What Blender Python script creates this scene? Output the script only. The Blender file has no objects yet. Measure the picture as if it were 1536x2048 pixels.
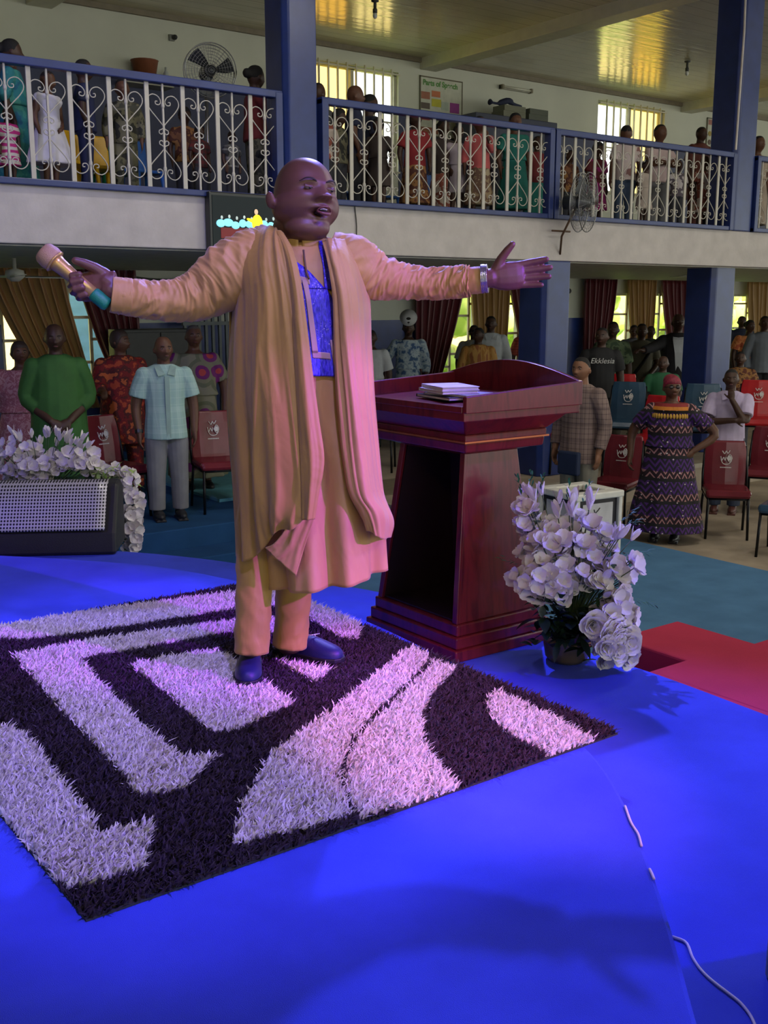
import bpy, math, random
import numpy as np
from math import sin, cos, pi, radians, atan, atan2, sqrt
from mathutils import Vector, Matrix, Euler, noise as mnoise

C = bpy.data.collections.new('scene'); bpy.context.scene.collection.children.link(C)
SC = bpy.context.scene
random.seed(7); RNG = np.random.default_rng(5)

# ------------------------------------------------------------------ camera
F = 2120.0; PITCH = atan(419/F); YAW = radians(36.5); CH = 1.32
cam_d = bpy.data.cameras.new('camera'); cam = bpy.data.objects.new('camera', cam_d); C.objects.link(cam)
cam.location = (0, 0, CH); cam.rotation_euler = (pi/2-PITCH, 0, -YAW)
cam_d.sensor_fit = 'VERTICAL'; cam_d.sensor_height = 24; cam_d.lens = 24*F/2048
cam_d.clip_start = .05; cam_d.clip_end = 300
SC.camera = cam
_cp, _sp = cos(PITCH), sin(PITCH)
FH = np.array([sin(YAW), cos(YAW), 0]); RT = np.array([cos(YAW), -sin(YAW), 0]); ZZ = np.array([0, 0, 1.])
FW = FH*_cp-ZZ*_sp; UP = FH*_sp+ZZ*_cp; CC = np.array([0, 0, CH])
def _ray(x, y): return FW*F+RT*(x-768)+UP*(1024-y)
def atz(x, y, z=0.0):
    d = _ray(x, y); return CC+d*((z-CH)/d[2])
def aty(x, y, Y):
    d = _ray(x, y); return CC+d*(Y/d[1])
def atx(x, y, X):
    d = _ray(x, y); return CC+d*(X/d[0])
def atg(x, y, G):                      # on the upright plane at ground distance G in front of the photographer
    d = _ray(x, y); return CC+d*(G/(d@FH))

# ------------------------------------------------------------------ world, sun, lamps, exposure
SC.view_settings.view_transform = 'Standard'; SC.view_settings.look = 'None'
SC.view_settings.exposure = 0.0; SC.view_settings.gamma = 1.0; SC.view_settings.use_curve_mapping = False
W = bpy.data.worlds.new('sky'); SC.world = W; W.use_nodes = True
bg = W.node_tree.nodes['Background']; bg.inputs[0].default_value = (.95, 1.0, .93, 1); bg.inputs[1].default_value = 2.1
def lamp(kind, name, loc, tgt, energy, color, **k):
    d = bpy.data.lights.new(name, kind); o = bpy.data.objects.new(name, d); C.objects.link(o)
    d.energy = energy; d.color = color; o.location = loc
    v = Vector(tgt)-Vector(loc); o.rotation_euler = v.to_track_quat('-Z', 'Y').to_euler()
    for a, b in k.items(): setattr(d, a, b)
    return o
lamp('SUN', 'sun', (0, -10, 20), (1.5, 8, 0), 11.0, (1, .93, .8), angle=radians(1))
DEEP = (.05, .0, 1.0)
def spot(name, loc, tgt, e, col, size=30, blend=.35, rad=.06):
    return lamp('SPOT', name, loc, tgt, e, col, spot_size=radians(size), spot_blend=blend, shadow_soft_size=rad)
# stage lights hang from the front truss and the balcony edge
spot('stage_light_back', (4.75, 5.95, 4.75), (1.2, 1.0, 0), 1500, (.20, .20, 1.0), 62, .5, .05)
spot('stage_light_deep', (6.6, -1.6, 4.7), (2.25, 1.9, 0), 1300, DEEP, 40, .5, .08)
spot('stage_light_deep', (-3.4, 3.5, 4.7), (1.3, 5.6, 0), 420, (.12, .04, 1.0), 34, .5, .1)
spot('stage_light_pink', (3.9, -2.4, 2.6), (2.03, 2.85, .62), 3600, (.30, .03, 1.0), 13, .6, .05)
spot('stage_light_magenta', (4.4, -1.2, 2.2), (2.52, 2.67, 1.44), 900, (.36, .04, 1.0), 8, .6, .05)
spot('stage_light_rose', (1.2, -2.6, 4.0), (2.15, 2.35, .0), 1500, (1.0, .30, .9), 13, .7, .05)
spot('stage_light_violet', (4.4, -1.4, 4.6), (2.0, 3.3, .9), 420, (.55, .22, 1.0), 22, .6, .08)
spot('stage_light_amber', (-2.2, -1.8, 4.6), (1.9, 3.2, 1.1), 160, (1.0, .74, .38), 30, .7, .12)
spot('stage_light_violet', (2.4, -1.0, 4.7), (2.05, 6.0, .3), 260, (.6, .5, 1.0), 26, .7, .08)

spot('stage_light_rug', (1.0, .6, 4.9), (1.35, 3.0, 0), 900, (.28, .20, 1.0), 32, .5, .1)
spot('stage_light_wash', (-1.5, 1.5, 4.9), (3.0, 8.6, 2.0), 700, (.45, .45, 1.0), 30, .7, .1)
for lx, ly in ((7.6, 4.4), (11.8, 4.6), (4.6, 6.3), (9.5, -.5)):
    lamp('AREA', 'added_hall_fill', (lx, ly, 5.12), (lx, ly, 0), 62, (1, .95, .84), shape='RECTANGLE', size=1.2, size_y=.3)  # unseen area lamps, added overhead to brighten the balcony front and seats
# ------------------------------------------------------------------ materials
MATS = {}
class NT:
    def __init__(s, name):
        s.m = bpy.data.materials.new(name); s.m.use_nodes = True; s.t = s.m.node_tree
        s.b = s.t.nodes['Principled BSDF']; s.n = s.t.nodes; s.l = s.t.links
    def add(s, typ, **k):
        o = s.n.new(typ)
        for a, b in k.items():
            if hasattr(o, a): setattr(o, a, b)
            else: o.inputs[a].default_value = b
        return o
    def link(s, a, b): s.l.new(a, b)
    def coords(s, scale=(1, 1, 1), rot=(0, 0, 0)):
        tc = s.add('ShaderNodeTexCoord'); mp = s.add('ShaderNodeMapping')
        mp.inputs['Scale'].default_value = scale; mp.inputs['Rotation'].default_value = rot
        s.link(tc.outputs['Object'], mp.inputs[0]); return mp.outputs[0]
    def ramp(s, fac, stops, interp='LINEAR'):
        r = s.add('ShaderNodeValToRGB'); r.color_ramp.interpolation = interp
        e = r.color_ramp.elements
        while len(e) < len(stops): e.new(.5)
        for i, (p, c) in enumerate(stops):
            e[i].position = p; e[i].color = (*c, 1)
        s.link(fac, r.inputs[0]); return r.outputs[0]
    def mix(s, fac, a, b, mode='MIX'):
        m = s.add('ShaderNodeMix', data_type='RGBA', blend_type=mode)
        if isinstance(fac, (int, float)): m.inputs[0].default_value = fac
        else: s.link(fac, m.inputs[0])
        for v, i in ((a, 6), (b, 7)):
            if isinstance(v, tuple): m.inputs[i].default_value = (*v, 1)
            else: s.link(v, m.inputs[i])
        return m.outputs[2]
    def math(s, op, a, b=None, c=None):
        m = s.add('ShaderNodeMath', operation=op)
        for v, i in ((a, 0), (b, 1), (c, 2)):
            if v is None: continue
            if isinstance(v, (int, float)): m.inputs[i].default_value = v
            else: s.link(v, m.inputs[i])
        return m.outputs[0]
    def bump(s, h, strength=.3, dist=.01):
        b = s.add('ShaderNodeBump'); b.inputs['Strength'].default_value = strength; b.inputs['Distance'].default_value = dist
        s.link(h, b.inputs['Height']); s.link(b.outputs[0], s.b.inputs['Normal'])
def mat(name, col, rough=.6, metal=0, var=.12, nscale=8, bump=0, bscale=60, bdist=.004, spec=.5, coat=0, sheen=0, stretch=(1, 1, 1), emit=None):
    if name in MATS: return MATS[name]
    t = NT(name); b = t.b
    b.inputs['Roughness'].default_value = rough; b.inputs['Metallic'].default_value = metal
    b.inputs['Specular IOR Level'].default_value = spec; b.inputs['Coat Weight'].default_value = coat
    b.inputs['Coat Roughness'].default_value = .12
    if sheen: b.inputs['Sheen Weight'].default_value = sheen
    co = t.coords(stretch)
    n = t.add('ShaderNodeTexNoise', Scale=nscale, Detail=5.0); t.link(co, n.inputs['Vector'])
    lo = tuple(max(0, c*(1-var)) for c in col); hi = tuple(min(1, c*(1+var)) for c in col)
    t.link(t.ramp(n.outputs[0], [(.3, lo), (.7, hi)]), b.inputs['Base Color'])
    if bump:
        n2 = t.add('ShaderNodeTexNoise', Scale=bscale, Detail=4.0); t.link(co, n2.inputs['Vector'])
        t.bump(n2.outputs[0], bump, bdist)
    if emit:
        b.inputs['Emission Color'].default_value = (*emit[:3], 1); b.inputs['Emission Strength'].default_value = emit[3]
    MATS[name] = t.m; return t.m
def m_plaid(name, base, line, s=28, w=.13, line2=None, rot=(0, 0, 0)):
    if name in MATS: return MATS[name]
    t = NT(name); co = t.coords((1, 1, 1), rot)
    sx = t.add('ShaderNodeSeparateXYZ'); t.link(co, sx.inputs[0])
    def stripe(o, sc, ww):
        return t.math('LESS_THAN', t.math('FRACT', t.math('MULTIPLY', o, sc)), ww)
    ax = t.math('ADD', sx.outputs[0], t.math('MULTIPLY', sx.outputs[1], .7))
    a = stripe(ax, s, w); b = stripe(sx.outputs[2], s, w)
    c = t.mix(t.math('MULTIPLY', t.math('ADD', a, b), .5), base, line)
    c2 = stripe(ax, s*.31, .2); d2 = stripe(sx.outputs[2], s*.31, .2)
    c = t.mix(t.math('MULTIPLY', t.math('ADD', c2, d2), .28), c, line2 or line)
    t.link(c, t.b.inputs['Base Color']); t.b.inputs['Roughness'].default_value = .8
    MATS[name] = t.m; return t.m
def m_print(name, cols, scale=14, kind='voronoi', stretch=(1, 1, 1), rough=.75):
    # printed cloth: irregular patches of several colours
    if name in MATS: return MATS[name]
    t = NT(name); co = t.coords(stretch)
    nz = t.add('ShaderNodeTexNoise', Scale=scale*.6, Detail=3.0); t.link(co, nz.inputs['Vector'])
    if kind == 'voronoi':
        v = t.add('ShaderNodeTexVoronoi', Scale=scale); 
        va = t.add('ShaderNodeVectorMath', operation='MULTIPLY_ADD'); va.inputs[1].default_value = (.12, .12, .12)
        t.link(nz.outputs[1], va.inputs[0]); t.link(co, va.inputs[2]); t.link(va.outputs[0], v.inputs['Vector'])
        f = v.outputs['Distance']
        k = len(cols); st = [(i/k*.85, c) for i, c in enumerate(cols)]
        col = t.ramp(f, st, 'CONSTANT')
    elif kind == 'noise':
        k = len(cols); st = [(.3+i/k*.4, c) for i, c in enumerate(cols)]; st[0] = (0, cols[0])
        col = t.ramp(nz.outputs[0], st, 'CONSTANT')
    else:
        w = t.add('ShaderNodeTexWave', Scale=scale, Distortion=3.0, wave_type='RINGS'); t.link(co, w.inputs['Vector'])
        k = len(cols); st = [(i/k, c) for i, c in enumerate(cols)]
        col = t.ramp(w.outputs[1], st, 'CONSTANT')
    t.link(col, t.b.inputs['Base Color']); t.b.inputs['Roughness'].default_value = rough
    MATS[name] = t.m; return t.m
def m_zigzag():
    # purple and black ankara with pink zigzag bands and white dots
    t = NT('zigzag_print'); co = t.coords()
    sx = t.add('ShaderNodeSeparateXYZ'); t.link(co, sx.inputs[0])
    x = t.math('ADD', sx.outputs[0], t.math('MULTIPLY', sx.outputs[1], .6)); z = sx.outputs[2]
    tri = t.math('PINGPONG', t.math('MULTIPLY', x, 12.0), .5)
    band = t.math('FRACT', t.math('MULTIPLY', z, 4.6))
    zz = t.math('FRACT', t.math('ADD', t.math('MULTIPLY', z, 16.0), t.math('MULTIPLY', tri, 2.0)))
    purple = t.mix(t.math('LESS_THAN', zz, .45), (.012, .008, .02), (.075, .018, .16))
    pinkz = t.mix(t.math('LESS_THAN', zz, .3), (.02, .006, .012), (.42, .2, .2))
    c = t.mix(t.math('LESS_THAN', band, .3), purple, pinkz)
    c = t.mix(t.math('GREATER_THAN', band, .86), c, (.01, .008, .01))
    v = t.add('ShaderNodeTexVoronoi', Scale=17.0, Randomness=.25); t.link(co, v.inputs['Vector'])
    c = t.mix(t.math('LESS_THAN', v.outputs['Distance'], .13), c, (.6, .5, .5))
    t.link(c, t.b.inputs['Base Color']); t.b.inputs['Roughness'].default_value = .8
    return t.m

# ------------------------------------------------------------------ mesh building
def catmull(P, n, closed=False):
    P = np.asarray(P, float); k = len(P)
    if k == 2 and not closed:
        return np.array([P[0]+(P[1]-P[0])*t for t in np.linspace(0, 1, n)])
    out = []
    seg = k if closed else k-1
    for t in np.linspace(0, seg, n, endpoint=not closed):
        i = min(int(t), seg-1); u = t-i
        if closed: p0, p1, p2, p3 = P[(i-1) % k], P[i % k], P[(i+1) % k], P[(i+2) % k]
        else:
            p1, p2 = P[i], P[i+1]; p0 = P[i-1] if i > 0 else 2*p1-p2; p3 = P[i+2] if i+2 < k else 2*p2-p1
        out.append(.5*((2*p1)+(-p0+p2)*u+(2*p0-5*p1+4*p2-p3)*u*u+(-p0+3*p1-3*p2+p3)*u**3))
    return np.array(out)
class MB:
    def __init__(s): s.v = []; s.f = []; s.mi = []
    def add(s, vs, fs, mi=0):
        o = len(s.v); s.v.extend([tuple(map(float, p)) for p in vs])
        s.f.extend([tuple(i+o for i in f) for f in fs]); s.mi.extend([mi]*len(fs)); return s
    def box(s, c, size, rot=None, mi=0, taper=1.0):
        x, y, z = [q/2 for q in size]
        vs = [(-x, -y, -z), (x, -y, -z), (x, y, -z), (-x, y, -z), (-x*taper, -y*taper, z), (x*taper, -y*taper, z), (x*taper, y*taper, z), (-x*taper, y*taper, z)]
        if rot is not None:
            M = Euler(rot).to_matrix(); vs = [M @ Vector(v) for v in vs]
        vs = [(v[0]+c[0], v[1]+c[1], v[2]+c[2]) for v in vs]
        return s.add(vs, [(0, 3, 2, 1), (4, 5, 6, 7), (0, 1, 5, 4), (1, 2, 6, 5), (2, 3, 7, 6), (3, 0, 4, 7)], mi)
    def b2(s, x0, x1, y0, y1, z0, z1, mi=0):
        return s.box(((x0+x1)/2, (y0+y1)/2, (z0+z1)/2), (abs(x1-x0), abs(y1-y0), abs(z1-z0)), None, mi)
    def loft(s, rings, cap=True, mi=0, closed=True):
        n = len(rings[0]); vs = [p for r in rings for p in r]; fs = []
        m = n if closed else n-1
        for i in range(len(rings)-1):
            for j in range(m):
                a, b = i*n+j, i*n+(j+1) % n
                fs.append((a, b, b+n, a+n))
        if cap and closed:
            fs.append(tuple(range(n))[::-1]); fs.append(tuple(range((len(rings)-1)*n, len(rings)*n)))
        return s.add(vs, fs, mi)
    def tube(s, path, rad, n=8, mi=0, flat=None, roundcap=False, side=None):
        P = [np.array(p, float) for p in path]; k = len(P)
        R = [rad]*k if isinstance(rad, (int, float)) else list(rad)
        if roundcap:
            d0 = P[0]-P[1]; d0 /= np.linalg.norm(d0)+1e-9; d1 = P[-1]-P[-2]; d1 /= np.linalg.norm(d1)+1e-9
            r0, r1 = R[0], R[-1]
            q = [(.98, .2), (.8, .6), (.45, .89)]
            P = [P[0]+d0*r0*a for a, b in q]+P+[P[-1]+d1*r1*a for a, b in q[::-1]]
            R = [r0*b for a, b in q]+R+[r1*b for a, b in q[::-1]]; k = len(P)
        rings = []; u = None
        for i in range(k):
            d = P[min(i+1, k-1)]-P[max(i-1, 0)]; L = np.linalg.norm(d); d = d/L if L > 1e-9 else np.array([0, 0, 1.])
            if u is None:
                a = np.array(side, float) if side is not None else (np.array([0, 0, 1.]) if abs(d[2]) < .9 else np.array([1., 0, 0]))
            else: a = u
            u = a-d*(a@d); u /= np.linalg.norm(u)+1e-9; w = np.cross(d, u)
            fl = 1 if flat is None else flat
            rings.append([P[i]+(u*cos(t)*R[i]+w*sin(t)*R[i]*fl) for t in np.arange(n)*2*pi/n])
        return s.loft(rings, True, mi)
    def cyl(s, a, b, r, r2=None, n=12, mi=0): return s.tube([a, b], [r, r if r2 is None else r2], n, mi)
    def lathe(s, prof, c=(0, 0, 0), n=20, mi=0, cap=True):
        rings = [[(c[0]+r*cos(t), c[1]+r*sin(t), c[2]+z) for t in np.arange(n)*2*pi/n] for r, z in prof]
        return s.loft(rings, cap, mi)
    def ell(s, c, r, n=14, m=9, mi=0, rot=None):
        rings = []
        for i in range(1, m):
            ph = pi*i/m-pi/2
            rings.append([(cos(ph)*cos(t)*r[0], cos(ph)*sin(t)*r[1], sin(ph)*r[2]) for t in np.arange(n)*2*pi/n])
        M = Euler(rot).to_matrix() if rot is not None else Matrix.Identity(3)
        tr = lambda p: tuple(M @ Vector(p)+Vector(c))
        vs = [tr(p) for r_ in rings for p in r_]+[tr((0, 0, -r[2])), tr((0, 0, r[2]))]; fs = []
        for i in range(m-2):
            for j in range(n):
                a, b = i*n+j, i*n+(j+1) % n; fs.append((a, b, b+n, a+n))
        B = (m-1)*n
        for j in range(n):
            fs.append((B, (j+1) % n, j)); fs.append((B+1, (m-2)*n+j, (m-2)*n+(j+1) % n))
        return s.add(vs, fs, mi)
    def prism(s, poly, z0, z1, mi=0, M=None):
        n = len(poly); vs = [(x, y, z0) for x, y in poly]+[(x, y, z1) for x, y in poly]
        if M is not None: vs = [tuple(M @ Vector(v)) for v in vs]
        fs = [tuple(range(n))[::-1], tuple(range(n, 2*n))]+[(i, (i+1) % n, (i+1) % n+n, i+n) for i in range(n)]
        return s.add(vs, fs, mi)
    def grid(s, G, mi=0):
        r, c = len(G), len(G[0]); vs = [p for row in G for p in row]
        return s.add(vs, [(i*c+j, i*c+j+1, (i+1)*c+j+1, (i+1)*c+j) for i in range(r-1) for j in range(c-1)], mi)
    def build(s, name, mats, parent=None, smooth=False, bevel=0, origin=None, autosmooth=True):
        me = bpy.data.meshes.new(name); vs = s.v
        if origin is not None: vs = [(x-origin[0], y-origin[1], z-origin[2]) for x, y, z in vs]
        me.from_pydata(vs, [], s.f)
        if not isinstance(mats, (list, tuple)): mats = [mats]
        for m in mats: me.materials.append(m)
        if len(mats) > 1: me.polygons.foreach_set('material_index', s.mi)
        me.validate(); me.update()
        o = bpy.data.objects.new(name, me); C.objects.link(o)
        if origin is not None: o.location = origin
        if parent is not None: o.parent = parent
        if smooth: me.shade_smooth()
        if bevel:
            b = o.modifiers.new('b', 'BEVEL'); b.width = bevel; b.segments = 2; b.limit_method = 'ANGLE'; b.angle_limit = radians(40)
        return o
def tag(o, label, cat, group=None):
    o['label'] = label; o['category'] = cat
    if group: o['group'] = group
    return o
def struct(o): o['kind'] = 'structure'; return o
def thing(name, label, cat, loc=(0, 0, 0), rotz=0, group=None):
    o = bpy.data.objects.new(name, None); C.objects.link(o); o.empty_display_size = .1
    o.location = loc; o.rotation_euler = (0, 0, rotz); return tag(o, label, cat, group)
def dup(root, loc, rotz, label, group=None):
    r = root.copy(); C.objects.link(r); r.location = loc; r.rotation_euler = (0, 0, rotz); r['label'] = label
    if group: r['group'] = group
    for ch in list(root.children):
        c = ch.copy(); C.objects.link(c); c.parent = r
        for g in ch.children:
            d = g.copy(); C.objects.link(d); d.parent = c
    return r
def remesh(o, voxel, it=3, fac=.5, smooth=True):
    m = o.modifiers.new('r', 'REMESH'); m.mode = 'VOXEL'; m.voxel_size = voxel; m.use_smooth_shade = True
    if it:
        q = o.modifiers.new('s', 'SMOOTH'); q.iterations = it; q.factor = fac
    dg = bpy.context.evaluated_depsgraph_get()
    me = bpy.data.meshes.new_from_object(o.evaluated_get(dg)); old = o.data
    o.modifiers.clear(); mats = list(old.materials); me.materials.clear()
    for a in mats: me.materials.append(a)
    o.data = me; me.name = o.name; bpy.data.meshes.remove(old)
    me.shade_smooth(); return o
def getv(o):
    a = np.empty(len(o.data.vertices)*3); o.data.vertices.foreach_get('co', a); return a.reshape(-1, 3)
def getn(o):
    a = np.empty(len(o.data.vertices)*3); o.data.vertices.foreach_get('normal', a); return a.reshape(-1, 3)
def setv(o, a): o.data.vertices.foreach_set('co', a.ravel()); o.data.update()
# ================================================================== room shell
ROOF = 5.19; WY = 14.3; BY = 8.6; BF = 2.22; FB = 1.775; PLAT = -.65; FLOOR = -1.0; DAIS2 = -.15
m_wall = mat('cream_wall', (.58, .60, .50), .55, var=.06, nscale=2, bump=.1, bscale=20)
m_upwall = mat('cream_wall_up', (.60, .60, .48), .6, var=.07, nscale=1.2, bump=.1, bscale=20)
m_fascia = mat('white_plaster', (.52, .48, .46), .7, var=.1, nscale=5, bump=.4, bscale=30)
m_blue = mat('gloss_blue_paint', (.015, .032, .155), .28, var=.15, nscale=6, bump=.05)
m_navy = mat('navy_wall_paint', (.012, .035, .19), .35, var=.2, nscale=4)
m_carpet = mat('royal_blue_carpet', (.06, .095, .62), .95, var=.14, nscale=3, bump=.6, bscale=500, bdist=.003, spec=.1)
m_teal = mat('teal_carpet', (.085, .20, .36), .95, var=.15, nscale=3, bump=.5, bscale=400, bdist=.003, spec=.1)
m_bluec = mat('step_carpet_blue', (.02, .075, .18), .95, var=.15, nscale=3, bump=.5, bscale=400, bdist=.003, spec=.1)
m_red = mat('red_carpet', (.55, .045, .10), .95, var=.08, nscale=3, bump=.5, bscale=400, bdist=.003, spec=.1)
m_tan = mat('worn_tan_floor', (.33, .27, .2), .6, var=.25, nscale=2.5, bump=.2, bscale=30)
m_tread = mat('ledge_tan', (.36, .32, .25), .6, var=.15, nscale=4)
def m_pvc():
    t = NT('glossy_ceiling_panels'); co = t.coords()
    sx = t.add('ShaderNodeSeparateXYZ'); t.link(co, sx.inputs[0])
    seam = t.math('LESS_THAN', t.math('FRACT', t.math('MULTIPLY', sx.outputs[1], 4.0)), .04)
    n = t.add('ShaderNodeTexNoise', Scale=1.4, Detail=2.0); t.link(co, n.inputs['Vector'])
    c = t.ramp(n.outputs[0], [(.3, (.60, .55, .38)), (.7, (.72, .66, .46))])
    t.link(t.mix(seam, c, (.3, .28, .2)), t.b.inputs['Base Color'])
    t.b.inputs['Roughness'].default_value = .17; t.b.inputs['Specular IOR Level'].default_value = .9
    n2 = t.add('ShaderNodeTexNoise', Scale=2.2, Detail=1.0); t.link(t.coords((.6, 5, 1)), n2.inputs['Vector'])
    t.bump(t.math('ADD', n2.outputs[0], t.math('MULTIPLY', seam, -.15)), .12, .05); return t.m
m_ceil = m_pvc()
m_beam = mat('cream_beam', (.62, .60, .46), .5, var=.06)

# floors
b = MB().b2(-14, 34, -16, WY+.2, FLOOR-.2, FLOOR); struct(b.build('floor', m_tan))
XT = 8.07
b = MB().b2(-6, XT, -10, 8.3, FLOOR, FLOOR+.012); struct(b.build('floor', m_teal, bevel=.004))
# platform under the balcony (tan on the right, blue carpet on the left)
b = MB().b2(6.2, 34, 8.2, WY, FLOOR, PLAT); b.b2(6.19, 34, 8.17, 8.22, PLAT-.05, PLAT+.004, 1); struct(b.build('floor', [m_tan, m_tread]))
b = MB().b2(-14, 6.2, 8.46, WY, FLOOR, PLAT); struct(b.build('floor', m_bluec, bevel=.01))
b = MB().b2(-10, 6.2, 8.05, 8.46, FLOOR, FLOOR+.17); struct(b.build('trim_1', m_bluec, bevel=.01))
b = MB().b2(4.9, 6.2, 9.4, 12.6, PLAT, PLAT+.03); struct(b.build('floor', mat('pale_teal_carpet', (.08, .27, .33), .9)))
b = MB().b2(6.3, 7.4, 8.7, 9.5, PLAT, PLAT+.008)
tag(b.build('floor_mat', mat('brown_mat', (.16, .13, .08), .9, bump=.6, bscale=80), bevel=.003), 'crumpled brown mat lying on the pale floor seen between the robe and the lectern', 'mat')
# upper terraces behind the right hand seats
b = MB().b2(9.2, 34, 11.3, WY, PLAT, PLAT+.1); struct(b.build('floor', m_tan))

# curved stage : lower tier and round dais on top
def outline(pts, y0, y1, xin):
    c = catmull(pts, 90); return [(xin, y0)]+[(p[0], p[1]) for p in c]+[(xin, y1)]
low = [(1.2, -3.5), (2.7, -.8), (3.18, 1.0), (3.3, 2.3), (3.30, 2.9), (3.25, 3.6), (3.15, 4.25), (2.985, 4.69), (2.84, 5.28), (2.44, 5.94), (1.87, 6.48), (.9, 7.1), (-.4, 7.5)]
b = MB().prism(outline(low, -3.5, 7.5, -6), FLOOR, DAIS2); o = struct(b.build('floor', m_carpet, bevel=.012))
dais = [(-1.2, -1.2), (.6, .1), (1.513, 1.06), (1.93, 1.53), (2.22, 1.93), (2.355, 2.28), (2.43, 2.68), (2.505, 3.4), (2.48, 3.95), (2.385, 4.42), (2.25, 4.80), (2.05, 5.13), (1.5, 5.75), (.7, 6.3), (-.5, 6.7)]
b = MB().prism(outline(dais, -1.2, 6.7, -6), DAIS2, 0); struct(b.build('floor', m_carpet, bevel=.012))
# red runner : treads down from the stage with side landing
b = MB()
b.b2(3.34, 3.98, -1.0, 2.95, FLOOR, -.45)
b.b2(3.98, 4.42, 2.0, 3.2, FLOOR, -.45)
b.b2(3.34, 4.0, 2.9, 3.2, FLOOR, -.45)
b.b2(4.26, 4.78, 1.0, 3.66, FLOOR, -.452)
b.b2(3.98, 7.0, -1.0, 2.62, FLOOR, -.62)
b.b2(3.9, 6.4, -1.4, 3.16, FLOOR, -.453)
struct(b.build('trim_2', m_red, bevel=.012))
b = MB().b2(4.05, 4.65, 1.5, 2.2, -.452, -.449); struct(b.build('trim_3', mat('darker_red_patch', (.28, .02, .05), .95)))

# walls
def wall_with_holes(name, x0, x1, z0, z1, holes, m, y=WY, th=.2, band=None):
    b = MB(); xs = x0
    for hx0, hx1, hz0, hz1 in sorted(holes):
        b.b2(xs, hx0, y, y+th, z0, z1)
        if hz0 > z0: b.b2(hx0, hx1, y, y+th, z0, hz0)
        if hz1 < z1: b.b2(hx0, hx1, y, y+th, hz1, z1)
        xs = hx1
    b.b2(xs, x1, y, y+th, z0, z1); return struct(b.build(name, m))
LW = [(4.35, 5.85, .15, 1.50), (11.55, 13.7, .05, 1.50), (15.55, 18.0, .05, 1.50), (20.0, 22.2, .05, 1.50), (-1.2, 1.3, .1, 1.5), (25.5, 27.5, .05, 1.5)]
UW = [(9.15, 10.87, 3.35, 4.92), (15.52, 17.42, 3.35, 5.0), (3.2, 4.35, 3.3, 4.92), (21.5, 23.4, 3.3, 5.0)]
wall_with_holes('wall_back', -14, 34, FB, ROOF+.3, UW, m_upwall)
wall_with_holes('wall_back', -14, 34, 1.035, FB, [(a, c, .9, min(d, FB)) for a, c, _, d in LW], m_wall)
wall_with_holes('wall_back', -14, 34, PLAT, 1.035, [(a, c, z, 1.04) for a, c, z, _ in LW], m_navy)
b = MB().b2(-14, 34, WY-.02, WY, 2.22, 3.42)
xs = [-14]+[v for w in sorted(UW) for v in w[:2]]+[34]
struct(MB().b2(-6.4, -6.2, -16, WY, FLOOR, ROOF+.05).build('wall_left', m_wall))
bb = MB()
for a, c in zip(xs[::2], xs[1::2]): bb.b2(a, c, WY-.015, WY, 2.22, 4.3)
struct(bb.build('trim_4', mat('dark_upper_wainscot', (.035, .04, .10), .5)))
b = MB().b2(-14, 34, WY-.05, WY, ROOF-.07, ROOF); struct(b.build('trim_5', mat('ceiling_batten_brown', (.22, .18, .12), .6)))
# ceiling and beams
b = MB().b2(-14, 34, -16, WY+.2, ROOF, ROOF+.15); struct(b.build('ceiling', m_ceil))
for bx in (-.6, 5.1, 11.47, 18.05, 24.6):
    b = MB().b2(bx-.17, bx+.17, -16, WY, ROOF-.17, ROOF+.02); struct(b.build('ceiling', m_beam, bevel=.01))
# balcony slab
b = MB().b2(-14, 34, BY, WY, FB, BF); struct(b.build('balcony_slab' if 0 else 'ceiling', [m_fascia], bevel=.01))
b = MB().b2(-14, 34, BY+.01, WY, BF, BF+.03); struct(b.build('floor', mat('balcony_floor', (.12, .12, .13), .7)))
b = MB().b2(-14, 34, BY+.12, WY, FB-.012, FB-.002); struct(b.build('ceiling', mat('under_balcony', (.5, .5, .42), .6)))

# pillars
def pillar(cx, z0, z1, hw, label, gy=BY+.14):
    b = MB(); ch = hw*.28
    poly = [(-hw, -hw+ch), (-hw+ch, -hw), (hw, -hw), (hw, hw), (-hw, hw)]
    b.prism([(cx+x, gy+hw+y) for x, y in poly], z0, z1)
    return tag(b.build('pillar', m_blue, bevel=.012, origin=(cx, gy+hw, z0)), label, 'pillar', 'blue painted pillars')
pillar(5.42, BF, ROOF-.0, .17, 'glossy blue pillar rising from the balcony edge above the speaking man', BY-.02)
pillar(5.42, PLAT, FB, .17, 'blue pillar hidden behind the robe under the balcony')
pillar(8.78, PLAT, FB, .2, 'square blue pillar standing on the tan ledge behind the lectern, up to the balcony', BY)
pillar(12.06, BF, ROOF, .2, 'tall blue pillar at the right end of the balcony rail with a pale conduit on its side', BY-.02)
pillar(12.0, PLAT, FB, .22, 'blue pillar under the balcony behind the lilac shirt and brown print')
pillar(-1.3, PLAT, FB, .2, 'blue pillar beyond the left side')
b = MB().tube([(11.83, BY-.03, ROOF), (11.84, BY-.04, 4.6), (11.82, BY-.05, 4.2), (11.83, BY-.03, 3.2)], .014)
tag(b.build('conduit', mat('pale_pvc', (.6, .55, .5), .5)), 'thin pale conduit running down the left side of the tall right pillar', 'conduit')

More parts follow.
